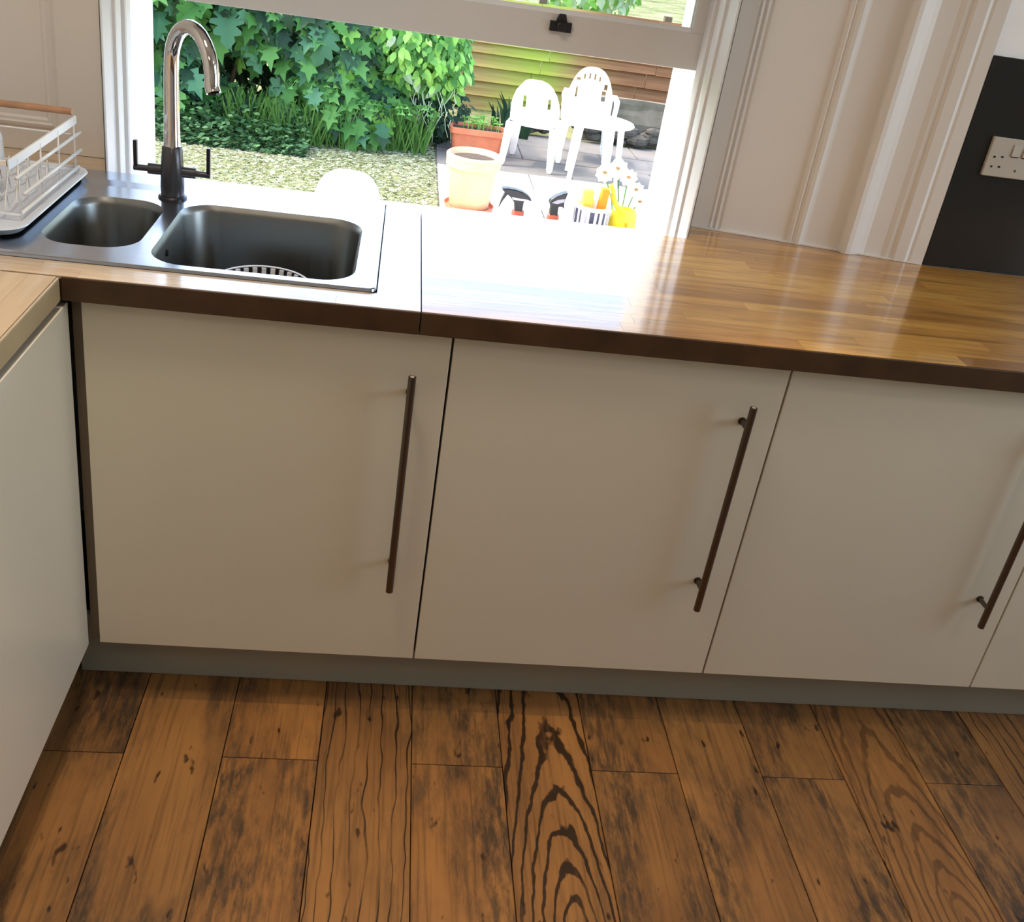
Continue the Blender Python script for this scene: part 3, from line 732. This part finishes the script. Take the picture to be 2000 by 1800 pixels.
wc = thing('watering_can', 'small yellow plastic watering can beside the striped pot', 'watering can', (1.055, .86, LZ))
build('body', B().lathe([(.034, 0), (.036, .004), (.034, .20), (.031, .225), (.027, .23), (.025, .222), (0, .22)], (1.056, .86, LZ), 26), M['yellow'], wc, smooth=True, auto=50)
build('handle', B().tube([(1.040, .835, .858), (1.020, .832, .885), (1.012, .832, .908), (1.003, .832, .925)], .006, 8), M['yellow'], wc, smooth=True)
build('spout', B().tube([(1.068, .828, .800), (1.064, .824, .820), (1.058, .822, .836)], [.006, .005, .004], 8), M['yellow_dark'], wc, smooth=True)
build('grip', B().tube([(1.008, .826, .900), (1.022, .824, .876), (1.030, .824, .868)], .005, 8), M['yellow_dark'], wc, smooth=True)
fp = thing('daisy_plant', 'white flowers with brown centres above the yellow watering can', 'flowers', (1.07, .95, LZ))
build('pot', B().lathe([(.035, 0), (.045, .09), (.048, .10), (.042, .10), (0, .09)], (1.07, .95, LZ), 20), M['terracotta'], fp, smooth=True, auto=50)
random.seed(3)
for k, (fx, fz, fr) in enumerate(((1.000, .932, .026), (1.034, .944, .028), (1.064, .926, .024), (1.092, .895, .022), (1.108, .865, .018))):
    fy = .93 + random.uniform(-.02, .02)
    st = build('stem', B().tube([(1.07, .95, .73), ((1.07+fx)/2, .94, (.73+fz)/2+.03), (fx, fy, fz)], .0018, 6), M['leaf_green'], fp)
    pb2 = B()
    for q in range(9):
        a = 2*PI*q/9
        pb2.add([(fx, fy, fz), (fx+fr*.8*math.cos(a-.42), fy-.004, fz+fr*.8*math.sin(a-.42)), (fx+fr*math.cos(a), fy-.007, fz+fr*math.sin(a)), (fx+fr*.8*math.cos(a+.42), fy-.004, fz+fr*.8*math.sin(a+.42))], [(0, 1, 2, 3)])
    bl = build('blossom', pb2, M['petal'], fp)
    build('flower_centre', B().lathe([(.0055, 0), (.004, .003), (0, .004)], (fx, fy-.004, fz), 10), M['brown'], bl)
dish = thing('upturned_bowl', 'white upturned bowl on the ledge behind the large sink bowl', 'bowl', (.367, .93, LZ))
build('shell', B().lathe([(.098, 0), (.101, .012), (.096, .06), (.086, .145), (.074, .190), (.060, .212), (.040, .224), (.0, .228)], (.367, .93, LZ), 36, sy=.6), M['white_plastic'], dish, smooth=True)

for o_, p_ in ((sbA, (.8176, 1.085, .545)), (sbB, (.9146, 1.085, .545)), (pt, (1.0200, 1.08, .545)), (wc, (1.1110, 1.095, .545)), (fp, (1.1270, 1.19, .545)), (dish, (.3562, 1.167, .545)),
               (spA, (1.0046, 1.0755, .731)), (spB, (1.0353, 1.067, .731))):
    o_.location = p_; o_.scale = (1.097, 1.097, 1.097)

# ------------------------------------------------------------------ garden ground
GZ = -.86
lawn = tag(build('lawn', B().grid(lambda u, v: (-40+80*u, .98+70*v, GZ-.012-.0*u), 30, 30), M['lawn']), 'pale dry lawn of the back garden', 'lawn', kind='structure')
pat = tag(build('patio', B().box(.86, 1.25, GZ-.05, 5.5, 9.35, GZ-.008), M['rubble']), 'paved garden patio, pale slabs near the house and grey ones under the chairs', 'patio', kind='structure')
random.seed(5)
y = 1.26; r_ = 0
while y < 9.3:
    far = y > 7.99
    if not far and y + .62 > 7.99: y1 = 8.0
    else: y1 = y + .62
    x = .87 + (r_ % 2)*-.0
    first = True
    while x < 5.45:
        x1 = x + (.45 if first and r_ % 2 else .9); first = False
        g = .006
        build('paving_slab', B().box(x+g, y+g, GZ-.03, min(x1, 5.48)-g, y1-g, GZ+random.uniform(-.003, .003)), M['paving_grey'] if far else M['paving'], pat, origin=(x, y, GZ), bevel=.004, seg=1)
        x = x1
    y = y1; r_ += 1
# grass and clover over the lawn
random.seed(11)
gv = B()
for k in range(24000):
    x = random.uniform(-2.6, .86); y = random.uniform(5.6, 8.9)
    a = random.uniform(0, PI); s = random.uniform(.008, .022); t = random.uniform(.02, .6); z = GZ-.01
    ca, sa = math.cos(a)*s, math.sin(a)*s
    gv.add([(x-ca, y-sa, z), (x+ca, y+sa, z+s*t*.4), (x+ca-sa*t*.8, y+sa+ca*t*.8, z+s*t*1.3), (x-ca-sa, y-sa+ca, z+s*t)], [(0, 1, 2, 3)])
tag(build('clover_lawn', gv, M['clover']), 'clover and short grass growing over the pale lawn', 'grass', kind='stuff')

# ------------------------------------------------------------------ leaves and shrubs
def leaf_mesh(name, outline, fold, droop, m):
    """outline: half contour (x>=0, y from 0 at the stalk to 1 at the tip)"""
    vs = []; fs = []
    ys = [p[1] for p in outline]
    n = len(outline)
    mid = [(0, p[1]) for p in outline]
    def Z(x, y): return abs(x)*fold - droop*y*y
    for (x, y) in outline:
        vs.append((0, y if True else 0, Z(0, y)))
    for (x, y) in outline: vs.append((x, y, Z(x, y)))
    for (x, y) in outline: vs.append((-x, y, Z(x, y)))
    for i in range(n-1):
        fs.append((i, i+1, n+i+1, n+i)); fs.append((i+1, i, 2*n+i, 2*n+i+1))
    me = bpy.data.meshes.new(name); me.from_pydata(vs, [], fs); me.materials.append(m); me.update()
    return me
LOBED = [(0, 0), (.07, .10), (.26, .02), (.36, .13), (.22, .24), (.43, .30), (.47, .42), (.24, .45), (.38, .60), (.36, .70), (.16, .66), (.20, .84), (.10, .92), (0, 1)]
OVAL = [(0, 0), (.17, .16), (.26, .38), (.24, .62), (.13, .84), (0, 1)]
def variants(outline, ms, nm='leaf'):
    return [leaf_mesh(nm, outline, f, d, m) for m in ms for f, d in ((.45, .25), (-.35, .5), (.2, .8))]
def place_rot(nrm, hang, roll):
    """leaf y axis hangs downwards-outwards, z axis faces nrm"""
    yv = (Vector((0, 0, -1))*hang + nrm*.35 + Vector((random.uniform(-.6, .6), random.uniform(-.4, .4), random.uniform(-.3, .3)))).normalized()
    zv = (nrm - yv*nrm.dot(yv)).normalized(); xv = yv.cross(zv)
    return Matrix((xv, yv, zv)).transposed()
def shrub(name, label, cat, base, blobs, outline, mats, n_obj, n_stuff, size, kinds, holes=(), stems=(), stuff_mats=None, group=None, hang=.8, box=None):
    t = thing(name, label, cat, base, group=group)
    W_ = worg(t); tot = sum(b[3]*b[5] for b in blobs)
    def sample(shell):
        while True:
            b = random.choices(blobs, [q[3]*q[5] for q in blobs])[0]
            d = Vector((random.gauss(0, 1), random.gauss(0, 1), random.gauss(0, 1))).normalized()
            if shell and d.y > .35: continue
            rr2 = random.uniform(.86, 1.05) if shell else random.uniform(.3, .98)
            p = Vector((b[0]+b[3]*d.x*rr2, b[1]+b[4]*d.y*rr2, b[2]+b[5]*d.z*rr2))
            if p.z < GZ+.03: continue
            if shell and any((p.x-h[0])**2/h[2]**2 + (p.z-h[1])**2/h[3]**2 < 1 for h in holes): continue
            if shell and box and not (box[0] < p.x < box[1] and box[2] < p.z < box[3]) : continue
            n = Vector((d.x/b[3], d.y/b[4], d.z/b[5])).normalized()
            return p, (n + Vector((0, -.5, .25))).normalized()
    vr = variants(outline, mats)
    for k in range(n_obj):
        p, n = sample(True); me = random.choice(vr)
        o = bpy.data.objects.new('leaf', me); COL.objects.link(o); o.parent = t
        s = random.uniform(*size); o.matrix_local = Matrix.Translation(p - W_) @ (place_rot(n, hang, 0).to_4x4() @ Matrix.Scale(s, 4))
    sm = stuff_mats or mats
    for mi, m in enumerate(sm):
        q = B(); tm = leaf_mesh('tmp', outline if len(outline) < 8 else [(0, 0), (.28, .04), (.2, .24), (.45, .36), (.22, .46), (.34, .66), (.14, .68), (0, 1)], .15, .3, m)
        vv = [v.co.copy() for v in tm.vertices]; ff = [tuple(p.vertices) for p in tm.polygons]
        for k in range(n_stuff//len(sm)):
            p, n = sample(random.random() < .45); R = place_rot(n, hang*.7, 0); s = random.uniform(size[0]*.6, size[1]*.85)
            q.add([tuple(p + R @ (c*s)) for c in vv], ff)
        bpy.data.meshes.remove(tm)
        tag(build('foliage', q, m, t), kind='stuff')
    for st in stems:
        build('stem', B().tube(st, [.03*(1-.7*i/(len(st)-1)) for i in range(len(st))], 7), M['stem'], t)
    return t
random.seed(21)
shrub('large_leaved_shrub', 'tall shrub with large lobed blue green leaves behind the tap', 'shrub', (-1.6, 8.7, GZ),
      [(-2.1, 8.8, .45, 1.0, .75, .95), (-1.35, 8.7, .65, .8, .7, .75), (-1.0, 8.75, 1.0, .9, .7, .7), (-2.3, 8.6, -.35, .7, .6, .6), (-1.55, 8.5, -.30, .28, .4, .5), (-1.1, 8.6, -.62, .35, .3, .2)],
      LOBED, [M['leaf_blue'], M['leaf_green']], 295, 3600, (.17, .36), None, holes=((-.95, -.25, .36, .34), (-1.2, -.5, .3, .22)),
      stems=(((-1.6, 8.8, GZ), (-1.65, 8.75, -.2), (-1.9, 8.7, .6)), ((-1.3, 8.85, GZ), (-1.1, 8.8, -.1), (-.9, 8.7, .6))), stuff_mats=[M['leaf_blue'], M['leaf_green'], M['leaf_dark']])
shrub('spreading_shrub', 'broad shrub with drooping mid green lobed leaves in the middle of the hedge', 'shrub', (-.35, 8.8, GZ),
      [(-.55, 8.75, .25, .65, .6, .62), (-.25, 8.75, .1, .45, .55, .8), (-.3, 8.55, -.48, .45, .40, .36), (.1, 8.5, -.60, .35, .35, .25), (.15, 8.85, -.50, .36, .4, .36), (-.4, 8.9, .95, .7, .6, .6)],
      LOBED, [M['leaf_green'], M['leaf_green'], M['leaf_blue'], M['leaf_bright']], 298, 3600, (.16, .34), None, holes=((-.85, -.3, .22, .25), (-.25, .08, .13, .13), (-.42, -.42, .12, .1)),
      stems=(((-.35, 8.8, GZ), (-.4, 8.75, -.2), (-.2, 8.7, .4)), ((0, 8.85, GZ), (.1, 8.8, -.2), (.3, 8.75, .4))), stuff_mats=[M['leaf_green'], M['leaf_green'], M['leaf_blue'], M['leaf_dark']])
shrub('bright_leaved_bush', 'bush with small bright yellow green leaves between hedge and fence', 'bush', (.6, 9.0, GZ),
      [(.52, 8.85, .15, .55, .5, .46), (.82, 8.9, .0, .32, .42, .40), (.25, 8.9, .35, .42, .45, .4)],
      OVAL, [M['leaf_bright'], M['leaf_bright'], M['leaf_green'], M['leaf_pale']], 290, 2600, (.08, .16), None, stems=(((.6, 9.1, GZ), (.6, 9.0, -.4), (.5, 8.95, .2)),),
      stuff_mats=[M['leaf_bright'], M['leaf_green']])
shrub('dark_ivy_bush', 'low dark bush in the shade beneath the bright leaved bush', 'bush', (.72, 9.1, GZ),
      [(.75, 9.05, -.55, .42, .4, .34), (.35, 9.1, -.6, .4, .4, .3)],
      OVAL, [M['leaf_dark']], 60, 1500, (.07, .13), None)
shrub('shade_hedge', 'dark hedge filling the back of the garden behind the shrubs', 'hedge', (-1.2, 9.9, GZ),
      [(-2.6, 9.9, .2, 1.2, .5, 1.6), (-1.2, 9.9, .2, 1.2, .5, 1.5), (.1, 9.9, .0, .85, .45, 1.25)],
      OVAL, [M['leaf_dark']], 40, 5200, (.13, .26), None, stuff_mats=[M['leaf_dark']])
# ivy twigs over the dark hollow, fine bare strands
random.seed(8)
tw = thing('dead_twigs', 'pale bare twigs hanging in front of the dark bush near the trough', 'twigs', (.78, 8.62, GZ))
for k in range(26):
    x = random.uniform(.55, 1.02); z = random.uniform(-.62, -.18)
    p = [(x, 8.62, z)]
    for q in range(3): x += random.uniform(-.05, .05); z -= random.uniform(.04, .1); p.append((x, 8.6+random.uniform(-.03, .03), max(z, GZ+.01)))
    build('twig', B().tube(p, .004, 5), M['pale_stem'], tw)
# long grass and fern fronds along the foot of the hedge
def blades(name, label, n, x0, x1, y0, y1, h, m, seed):
    random.seed(seed); q = B()
    for k in range(n):
        x = random.uniform(x0, x1); y = random.uniform(y0, y1) + .12*math.sin(x*3); hh = random.uniform(.25, 1)*h; a = random.uniform(-1.4, 1.4); w = random.uniform(.003, .008)
        lx, ly = math.sin(a)*hh*.7, -abs(math.cos(a))*hh*.45
        q.add([(x-w, y, GZ-.01), (x+w, y, GZ-.01), (x+lx*.4+w, y+ly*.4, GZ+hh*.7), (x+lx*.4-w, y+ly*.4, GZ+hh*.7), (x+lx, y+ly, GZ+hh*.75)], [(0, 1, 2, 3), (3, 2, 4)])
    return tag(build(name, q, m), label, 'grass', kind='stuff')
blades('long_grass', 'long grass along the foot of the shrubs', 1300, -1.2, .75, 8.15, 8.75, .62, M['grass'], 4)
random.seed(6); lp = B()
for k in range(5200):
    x = random.uniform(-2.6, -.35); y = random.uniform(7.65, 8.45); h = random.random()**2*.30*min(1, (y-7.55)/.5)
    p = Vector((x, y, GZ+h)); sz = random.uniform(.02, .045); a1 = random.uniform(0, 2*PI); tl = random.uniform(-.6, .9)
    u = Vector((math.cos(a1), math.sin(a1), tl*.5))*sz; v = Vector((-math.sin(a1), math.cos(a1), .6))*sz*.6
    lp.add([p-u, p-v*.6, p+u, p+v], [(0, 1, 2, 3)])
tag(build('ground_cover', lp, M['leaf_cover']), 'low dark green ground cover on the lawn edge behind the tap', 'plants', kind='stuff')
# fern fronds leaning out of the hedge
random.seed(31)
for lab, fx, fz, m in (('fern with long arching fronds under the middle shrub', -.25, -.35, M['leaf_green']), ('fern with arching fronds left of the trough', .38, -.45, M['leaf_green'])):
    ft = thing('fern', lab, 'fern', (fx, 8.4, GZ))
    for k in range(11):
        a = random.uniform(-1.1, 1.1); ln = random.uniform(.35, .6); q = B(); spine = []
        for i in range(9):
            u = i/8; spine.append(Vector((fx + math.sin(a)*ln*u, 8.42 - .35*u*math.cos(a), GZ + (fz-GZ)*1.3*math.sin(u*2.1)*.9)))
        q.tube(spine, .004, 4)
        for i in range(1, 9):
            for sd in (-1, 1):
                p = spine[i]; w = .09*(1-i/9)+.012; dd = Vector((sd*math.cos(a), -.2, -.35)).normalized()*w; up = (spine[i]-spine[i-1]).normalized()*.018
                q.add([p-up, p+up, p+dd+up*.6, p+dd*1.15], [(0, 1, 2, 3)])
        build('frond', q, m, ft)
# ------------------------------------------------------------------ fence, low wall, rubble
fn = thing('board_fence', 'weathered fence of wide horizontal boards behind the garden chairs', 'fence', (2.6, 11.0, GZ))
zs = [-.86, -.70, -.53, -.355, -.19, -.075, .09, .26, .43]
random.seed(12)
for i in range(len(zs)-1):
    x = .3
    cuts = [(.3, 2.75 + random.uniform(-.25, .25)), None]
    xa = .3
    for xb in (2.05 + random.uniform(-.2, .2), 3.55 + random.uniform(-.3, .3), 5.4):
        tilt = random.uniform(-.008, .008)
        z0, z1 = zs[i], zs[i+1]+.014
        build('board', B().add([(xa+.003, 10.965, z0), (xb-.003, 10.965, z0+tilt), (xb-.003, 10.995, z0+tilt), (xa+.003, 10.995, z0), (xa+.003, 11.005, z1), (xb-.003, 11.005, z1+tilt*.5), (xb-.003, 11.02, z1+tilt*.5), (xa+.003, 11.02, z1)],
              [(0,3,2,1),(4,5,6,7),(0,1,5,4),(1,2,6,5),(2,3,7,6),(3,0,4,7)]), M['fence'], fn, origin=(xa, 11.0, z0))
        xa = xb
for x in (.4, 2.05, 3.6, 5.3): build('post', B().box(x-.045, 11.04, GZ, x+.045, 11.13, .5), M['stem'], fn)
lwall = thing('garden_wall', 'low grey rendered stone wall with rubble at its foot, right of the chairs', 'garden wall', (3.2, 9.8, GZ))
build('render_face', B().grid(lambda u, v: (2.55+2.6*u, 9.95 + .03*math.sin(u*9)+.02*math.sin(v*7+u*5), GZ-.02+(.50+.03*math.sin(u*6))*v), 24, 6).box(2.55, 9.98, GZ, 5.15, 10.35, GZ+.46), M['render'], lwall, smooth=False)
random.seed(14)
for k in range(46):
    x = 1.7 + 3.0*random.random(); s = random.uniform(.05, .13)
    me_b = B(); z = GZ + random.uniform(.0, .16); yy = 9.86 + random.uniform(-.06, .05)
    loops = []
    for j in range(5):
        t_ = -1 + 2*j/4; rr3 = math.sqrt(max(.08, 1-t_*t_*.9))
        loops.append([(x + s*1.3*rr3*math.cos(a)*random.uniform(.85, 1.1), yy + s*.7*rr3*math.sin(a), z + s*.6*(t_+1)) for a in [2*PI*q/7 for q in range(7)]])
    build('stone', me_b.loft(loops, True, True), M['rubble'], lwall, origin=(x, yy, z))

# ------------------------------------------------------------------ garden chairs and table
def garden_chair(label, loc, rot, fan, arms=True):
    t = thing('garden_chair', label, 'chair', loc, rot)      # local frame: faces -y, back at +y
    W2, SH = .245, .42
    def bk(u, v):  # backrest sheet, u across, v up
        return None
    # backrest outline with slots: built from vertical strips between slots
    H0, H1 = SH-.02, .87 if not fan else .90
    def top(x): return SH + .02 + (H1-SH-.02)*math.sqrt(max(0, 1-(abs(x)/(W2+.012))**2.6))
    def ybk(x, z): return .215 + (z-SH)*.20 - .09*(abs(x)/W2)**2*.9
    slots = [(-.155, -.125, .60, .70), (.085, .12, .585, .70)] if not fan else [(-.16, -.14, .585, .69), (.12, .165, .575, .68), (-.17, -.125, .755, .785), (-.095, -.075, .77, .825), (-.04, -.02, .775, .835), (.015, .035, .775, .835), (.07, .09, .765, .815), (.135, .172, .69, .75)]
    q = B(); xs = sorted(set([-W2, W2] + [s[0] for s in slots] + [s[1] for s in slots] + [-.2, -.1, -.05, .05, .1, .2, -.23, .23]))
    T = .012
    for a, b2 in zip(xs[:-1], xs[1:]):
        xm = (a+b2)/2
        cuts = sorted([(s[2], s[3]) for s in slots if s[0] <= xm <= s[1]])
        z = H0; segs = []
        for c0, c1 in cuts: segs.append((z, c0, False)); z = c1
        segs.append((z, None, True))
        for z0, z1, tp_ in segs:
            za0, zb0 = z0, z0; za1, zb1 = (top(a), top(b2)) if tp_ else (z1, z1)
            for j in range(3):
                f0, f1 = j/3, (j+1)/3
                P = lambda x, zl, zh, f, o: (x, ybk(x, zl+(zh-zl)*f)+o, zl+(zh-zl)*f)
                vs = [P(a, za0, za1, f0, 0), P(b2, zb0, zb1, f0, 0), P(b2, zb0, zb1, f0, T), P(a, za0, za1, f0, T), P(a, za0, za1, f1, 0), P(b2, zb0, zb1, f1, 0), P(b2, zb0, zb1, f1, T), P(a, za0, za1, f1, T)]
                q.add(vs, [(0,3,2,1),(4,5,6,7),(0,1,5,4),(1,2,6,5),(2,3,7,6),(3,0,4,7)])
    build('backrest', q, M['garden_plastic'], t, local=True)
    sq = B().grid(lambda u, v: (-W2+2*W2*u, -.24+.46*v, SH + .015*(2*u-1)**2 + .01*v - .05*max(0, .12-v)*4), 8, 6)
    sq.grid(lambda u, v: (-W2+2*W2*u, -.24+.46*v, SH-.02 + .015*(2*u-1)**2 - .05*max(0, .12-v)*4), 8, 6)
    sq.box(-W2, -.245, SH-.055, W2, -.225, SH+.012); sq.box(-W2-.005, -.24, SH-.055, -W2+.012, .22, SH+.015); sq.box(W2-.012, -.24, SH-.055, W2+.005, .22, SH+.015)
    build('seat', sq, M['garden_plastic'], t, local=True)
    for sx in (-1, 1):
        for yy, ybot in ((-.21, -.25), (.20, .27)):
            a = sx*(W2-.025); bx = sx*(W2+.0)
            l = B().loft([[(a-.042, yy-.02, SH), (a+.042, yy-.02, SH), (a+.042, yy+.03, SH), (a-.042, yy+.03, SH)],
                          [(bx-.030, ybot-.015, .04), (bx+.030, ybot-.015, .04), (bx+.030, ybot+.02, .04), (bx-.030, ybot+.02, .04)],
                          [(bx-.018, ybot-.01, 0.002), (bx+.018, ybot-.01, 0.002), (bx+.018, ybot+.015, 0.002), (bx-.018, ybot+.015, 0.002)]], True, True)
            build('leg', l, M['garden_plastic'], t, local=True)
        if not arms: continue
        ar = B(); x_ = sx*(W2+.012)
        ar.loft([[(x_-.025, .20, .665), (x_+.025, .20, .665), (x_+.025, .20, .645), (x_-.025, .20, .645)],
                 [(x_+sx*.02-.028, -.05, .65), (x_+sx*.02+.028, -.05, .65), (x_+sx*.02+.028, -.05, .63), (x_+sx*.02-.028, -.05, .63)],
                 [(x_+sx*.015-.025, -.20, .63), (x_+sx*.015+.025, -.20, .63), (x_+sx*.015+.025, -.19, .60), (x_+sx*.015-.025, -.19, .60)],
                 [(x_-.025, -.215, SH), (x_+.025, -.215, SH), (x_+.025, -.19, SH), (x_-.025, -.19, SH)]], True, True)
        build('armrest', ar, M['garden_plastic'], t, local=True)
    return t
garden_chair('white plastic garden chair with a plain rounded back, seen from behind, left one', (1.83, 8.45, GZ+.003), math.radians(163), False, arms=False)
garden_chair('white plastic garden chair with fan slots in its arched back', (2.43, 8.98, GZ+.003), math.radians(-8), True)
tb = thing('garden_table', 'small white plastic garden table in front of the fan backed chair', 'table', (2.42, 8.13, GZ+.003))
build('tabletop', B().lathe([(.0, .545), (.30, .545), (.335, .553), (.345, .565), (.335, .578), (0, .58)], (2.40, 8.13, GZ+.003), 40), M['garden_plastic'], tb, smooth=True, auto=40)
for a in (215, 325, 45, 135):
    ca, sa = math.cos(math.radians(a)), math.sin(math.radians(a))
    build('leg', B().tube([(2.40+.24*ca, 8.13+.24*sa, GZ+.555), (2.40+.29*ca, 8.13+.29*sa, GZ+.005)], [.034, .024], 10), M['garden_plastic'], tb, smooth=True, auto=40)

# ------------------------------------------------------------------ planters
tg = thing('planter_trough', 'terracotta coloured trough planter with seedlings at the patio edge', 'planter', (1.27, 8.62, GZ))
tgl = [rrect(1.03, 8.50, 1.51, 8.74, .05, GZ+.004, 5), rrect(1.005, 8.48, 1.535, 8.76, .05, GZ+.205, 5), rrect(.985, 8.46, 1.555, 8.78, .05, GZ+.21, 5), rrect(.985, 8.46, 1.555, 8.78, .05, GZ+.265, 5), rrect(1.01, 8.485, 1.53, 8.755, .04, GZ+.265, 5), rrect(1.02, 8.495, 1.52, 8.745, .04, GZ+.235, 5)]
build('trough', B().loft(tgl, True, False), M['terracotta'], tg)
build('soil', B().loft([rrect(1.02, 8.495, 1.52, 8.745, .04, GZ+.236, 5)], True), M['soil'], tg)
random.seed(17)
for k in range(26):
    x = random.uniform(1.12, 1.50); y = random.uniform(8.51, 8.72); h = random.uniform(.05, .13); q = B()
    q.tube([(x, y, GZ+.236), (x, y, GZ+.236+h)], .004, 5)
    for a in range(4):
        an = a*PI/2+random.random(); q.add([(x, y, GZ+.236+h), (x+.03*math.cos(an-.4), y+.03*math.sin(an-.4), GZ+.25+h), (x+.055*math.cos(an), y+.055*math.sin(an), GZ+.245+h), (x+.03*math.cos(an+.4), y+.03*math.sin(an+.4), GZ+.25+h)], [(0, 1, 2, 3)])
    build('seedling', q, M['leaf_bright'], tg)
bp_ = thing('terracotta_pot', 'large pale terracotta pot on the white patio below the trough', 'plant pot', (1.10, 6.65, GZ))
build('shell', B().lathe([(.155, 0), (.165, .01), (.205, .33), (.225, .34), (.232, .43), (.215, .445), (.20, .43), (.16, .34), (0, .34)], (1.115, 6.62, GZ+.02), 40), M['terracotta_pale'], bp_, smooth=True, auto=45)
build('saucer', B().lathe([(.16, 0), (.20, .004), (.215, .035), (.205, .036), (.19, .012), (0, .012)], (1.115, 6.62, GZ+.004), 36), M['terracotta'], bp_, smooth=True, auto=45)
build('soil', B().lathe([(.19, 0), (0, .01)], (1.115, 6.62, GZ+.42), 28), M['soil'], bp_)
# plant with strap leaves between trough and chair
sp_ = thing('strap_leaved_plant', 'dark strap leaved plant against the fence left of the garden chairs', 'plant', (1.72, 9.55, GZ))
random.seed(19)
for k in range(22):
    a = random.uniform(0, 2*PI); x0 = 1.72+random.uniform(-.22, .22); h = random.uniform(.25, .5); q = B()
    lx = math.cos(a)*.14; ly = math.sin(a)*.1; w = .018
    q.add([(x0-w, 9.55, GZ), (x0+w, 9.55, GZ), (x0+lx*.4+w, 9.55+ly*.4, GZ+h*.7), (x0+lx*.4-w, 9.55+ly*.4, GZ+h*.7), (x0+lx, 9.55+ly, GZ+h)], [(0, 1, 2, 3), (3, 2, 4)])
    build('strap_leaf', q, M['leaf_dark'], sp_)
# trees beyond the fence, seen pale through the glass
random.seed(41)
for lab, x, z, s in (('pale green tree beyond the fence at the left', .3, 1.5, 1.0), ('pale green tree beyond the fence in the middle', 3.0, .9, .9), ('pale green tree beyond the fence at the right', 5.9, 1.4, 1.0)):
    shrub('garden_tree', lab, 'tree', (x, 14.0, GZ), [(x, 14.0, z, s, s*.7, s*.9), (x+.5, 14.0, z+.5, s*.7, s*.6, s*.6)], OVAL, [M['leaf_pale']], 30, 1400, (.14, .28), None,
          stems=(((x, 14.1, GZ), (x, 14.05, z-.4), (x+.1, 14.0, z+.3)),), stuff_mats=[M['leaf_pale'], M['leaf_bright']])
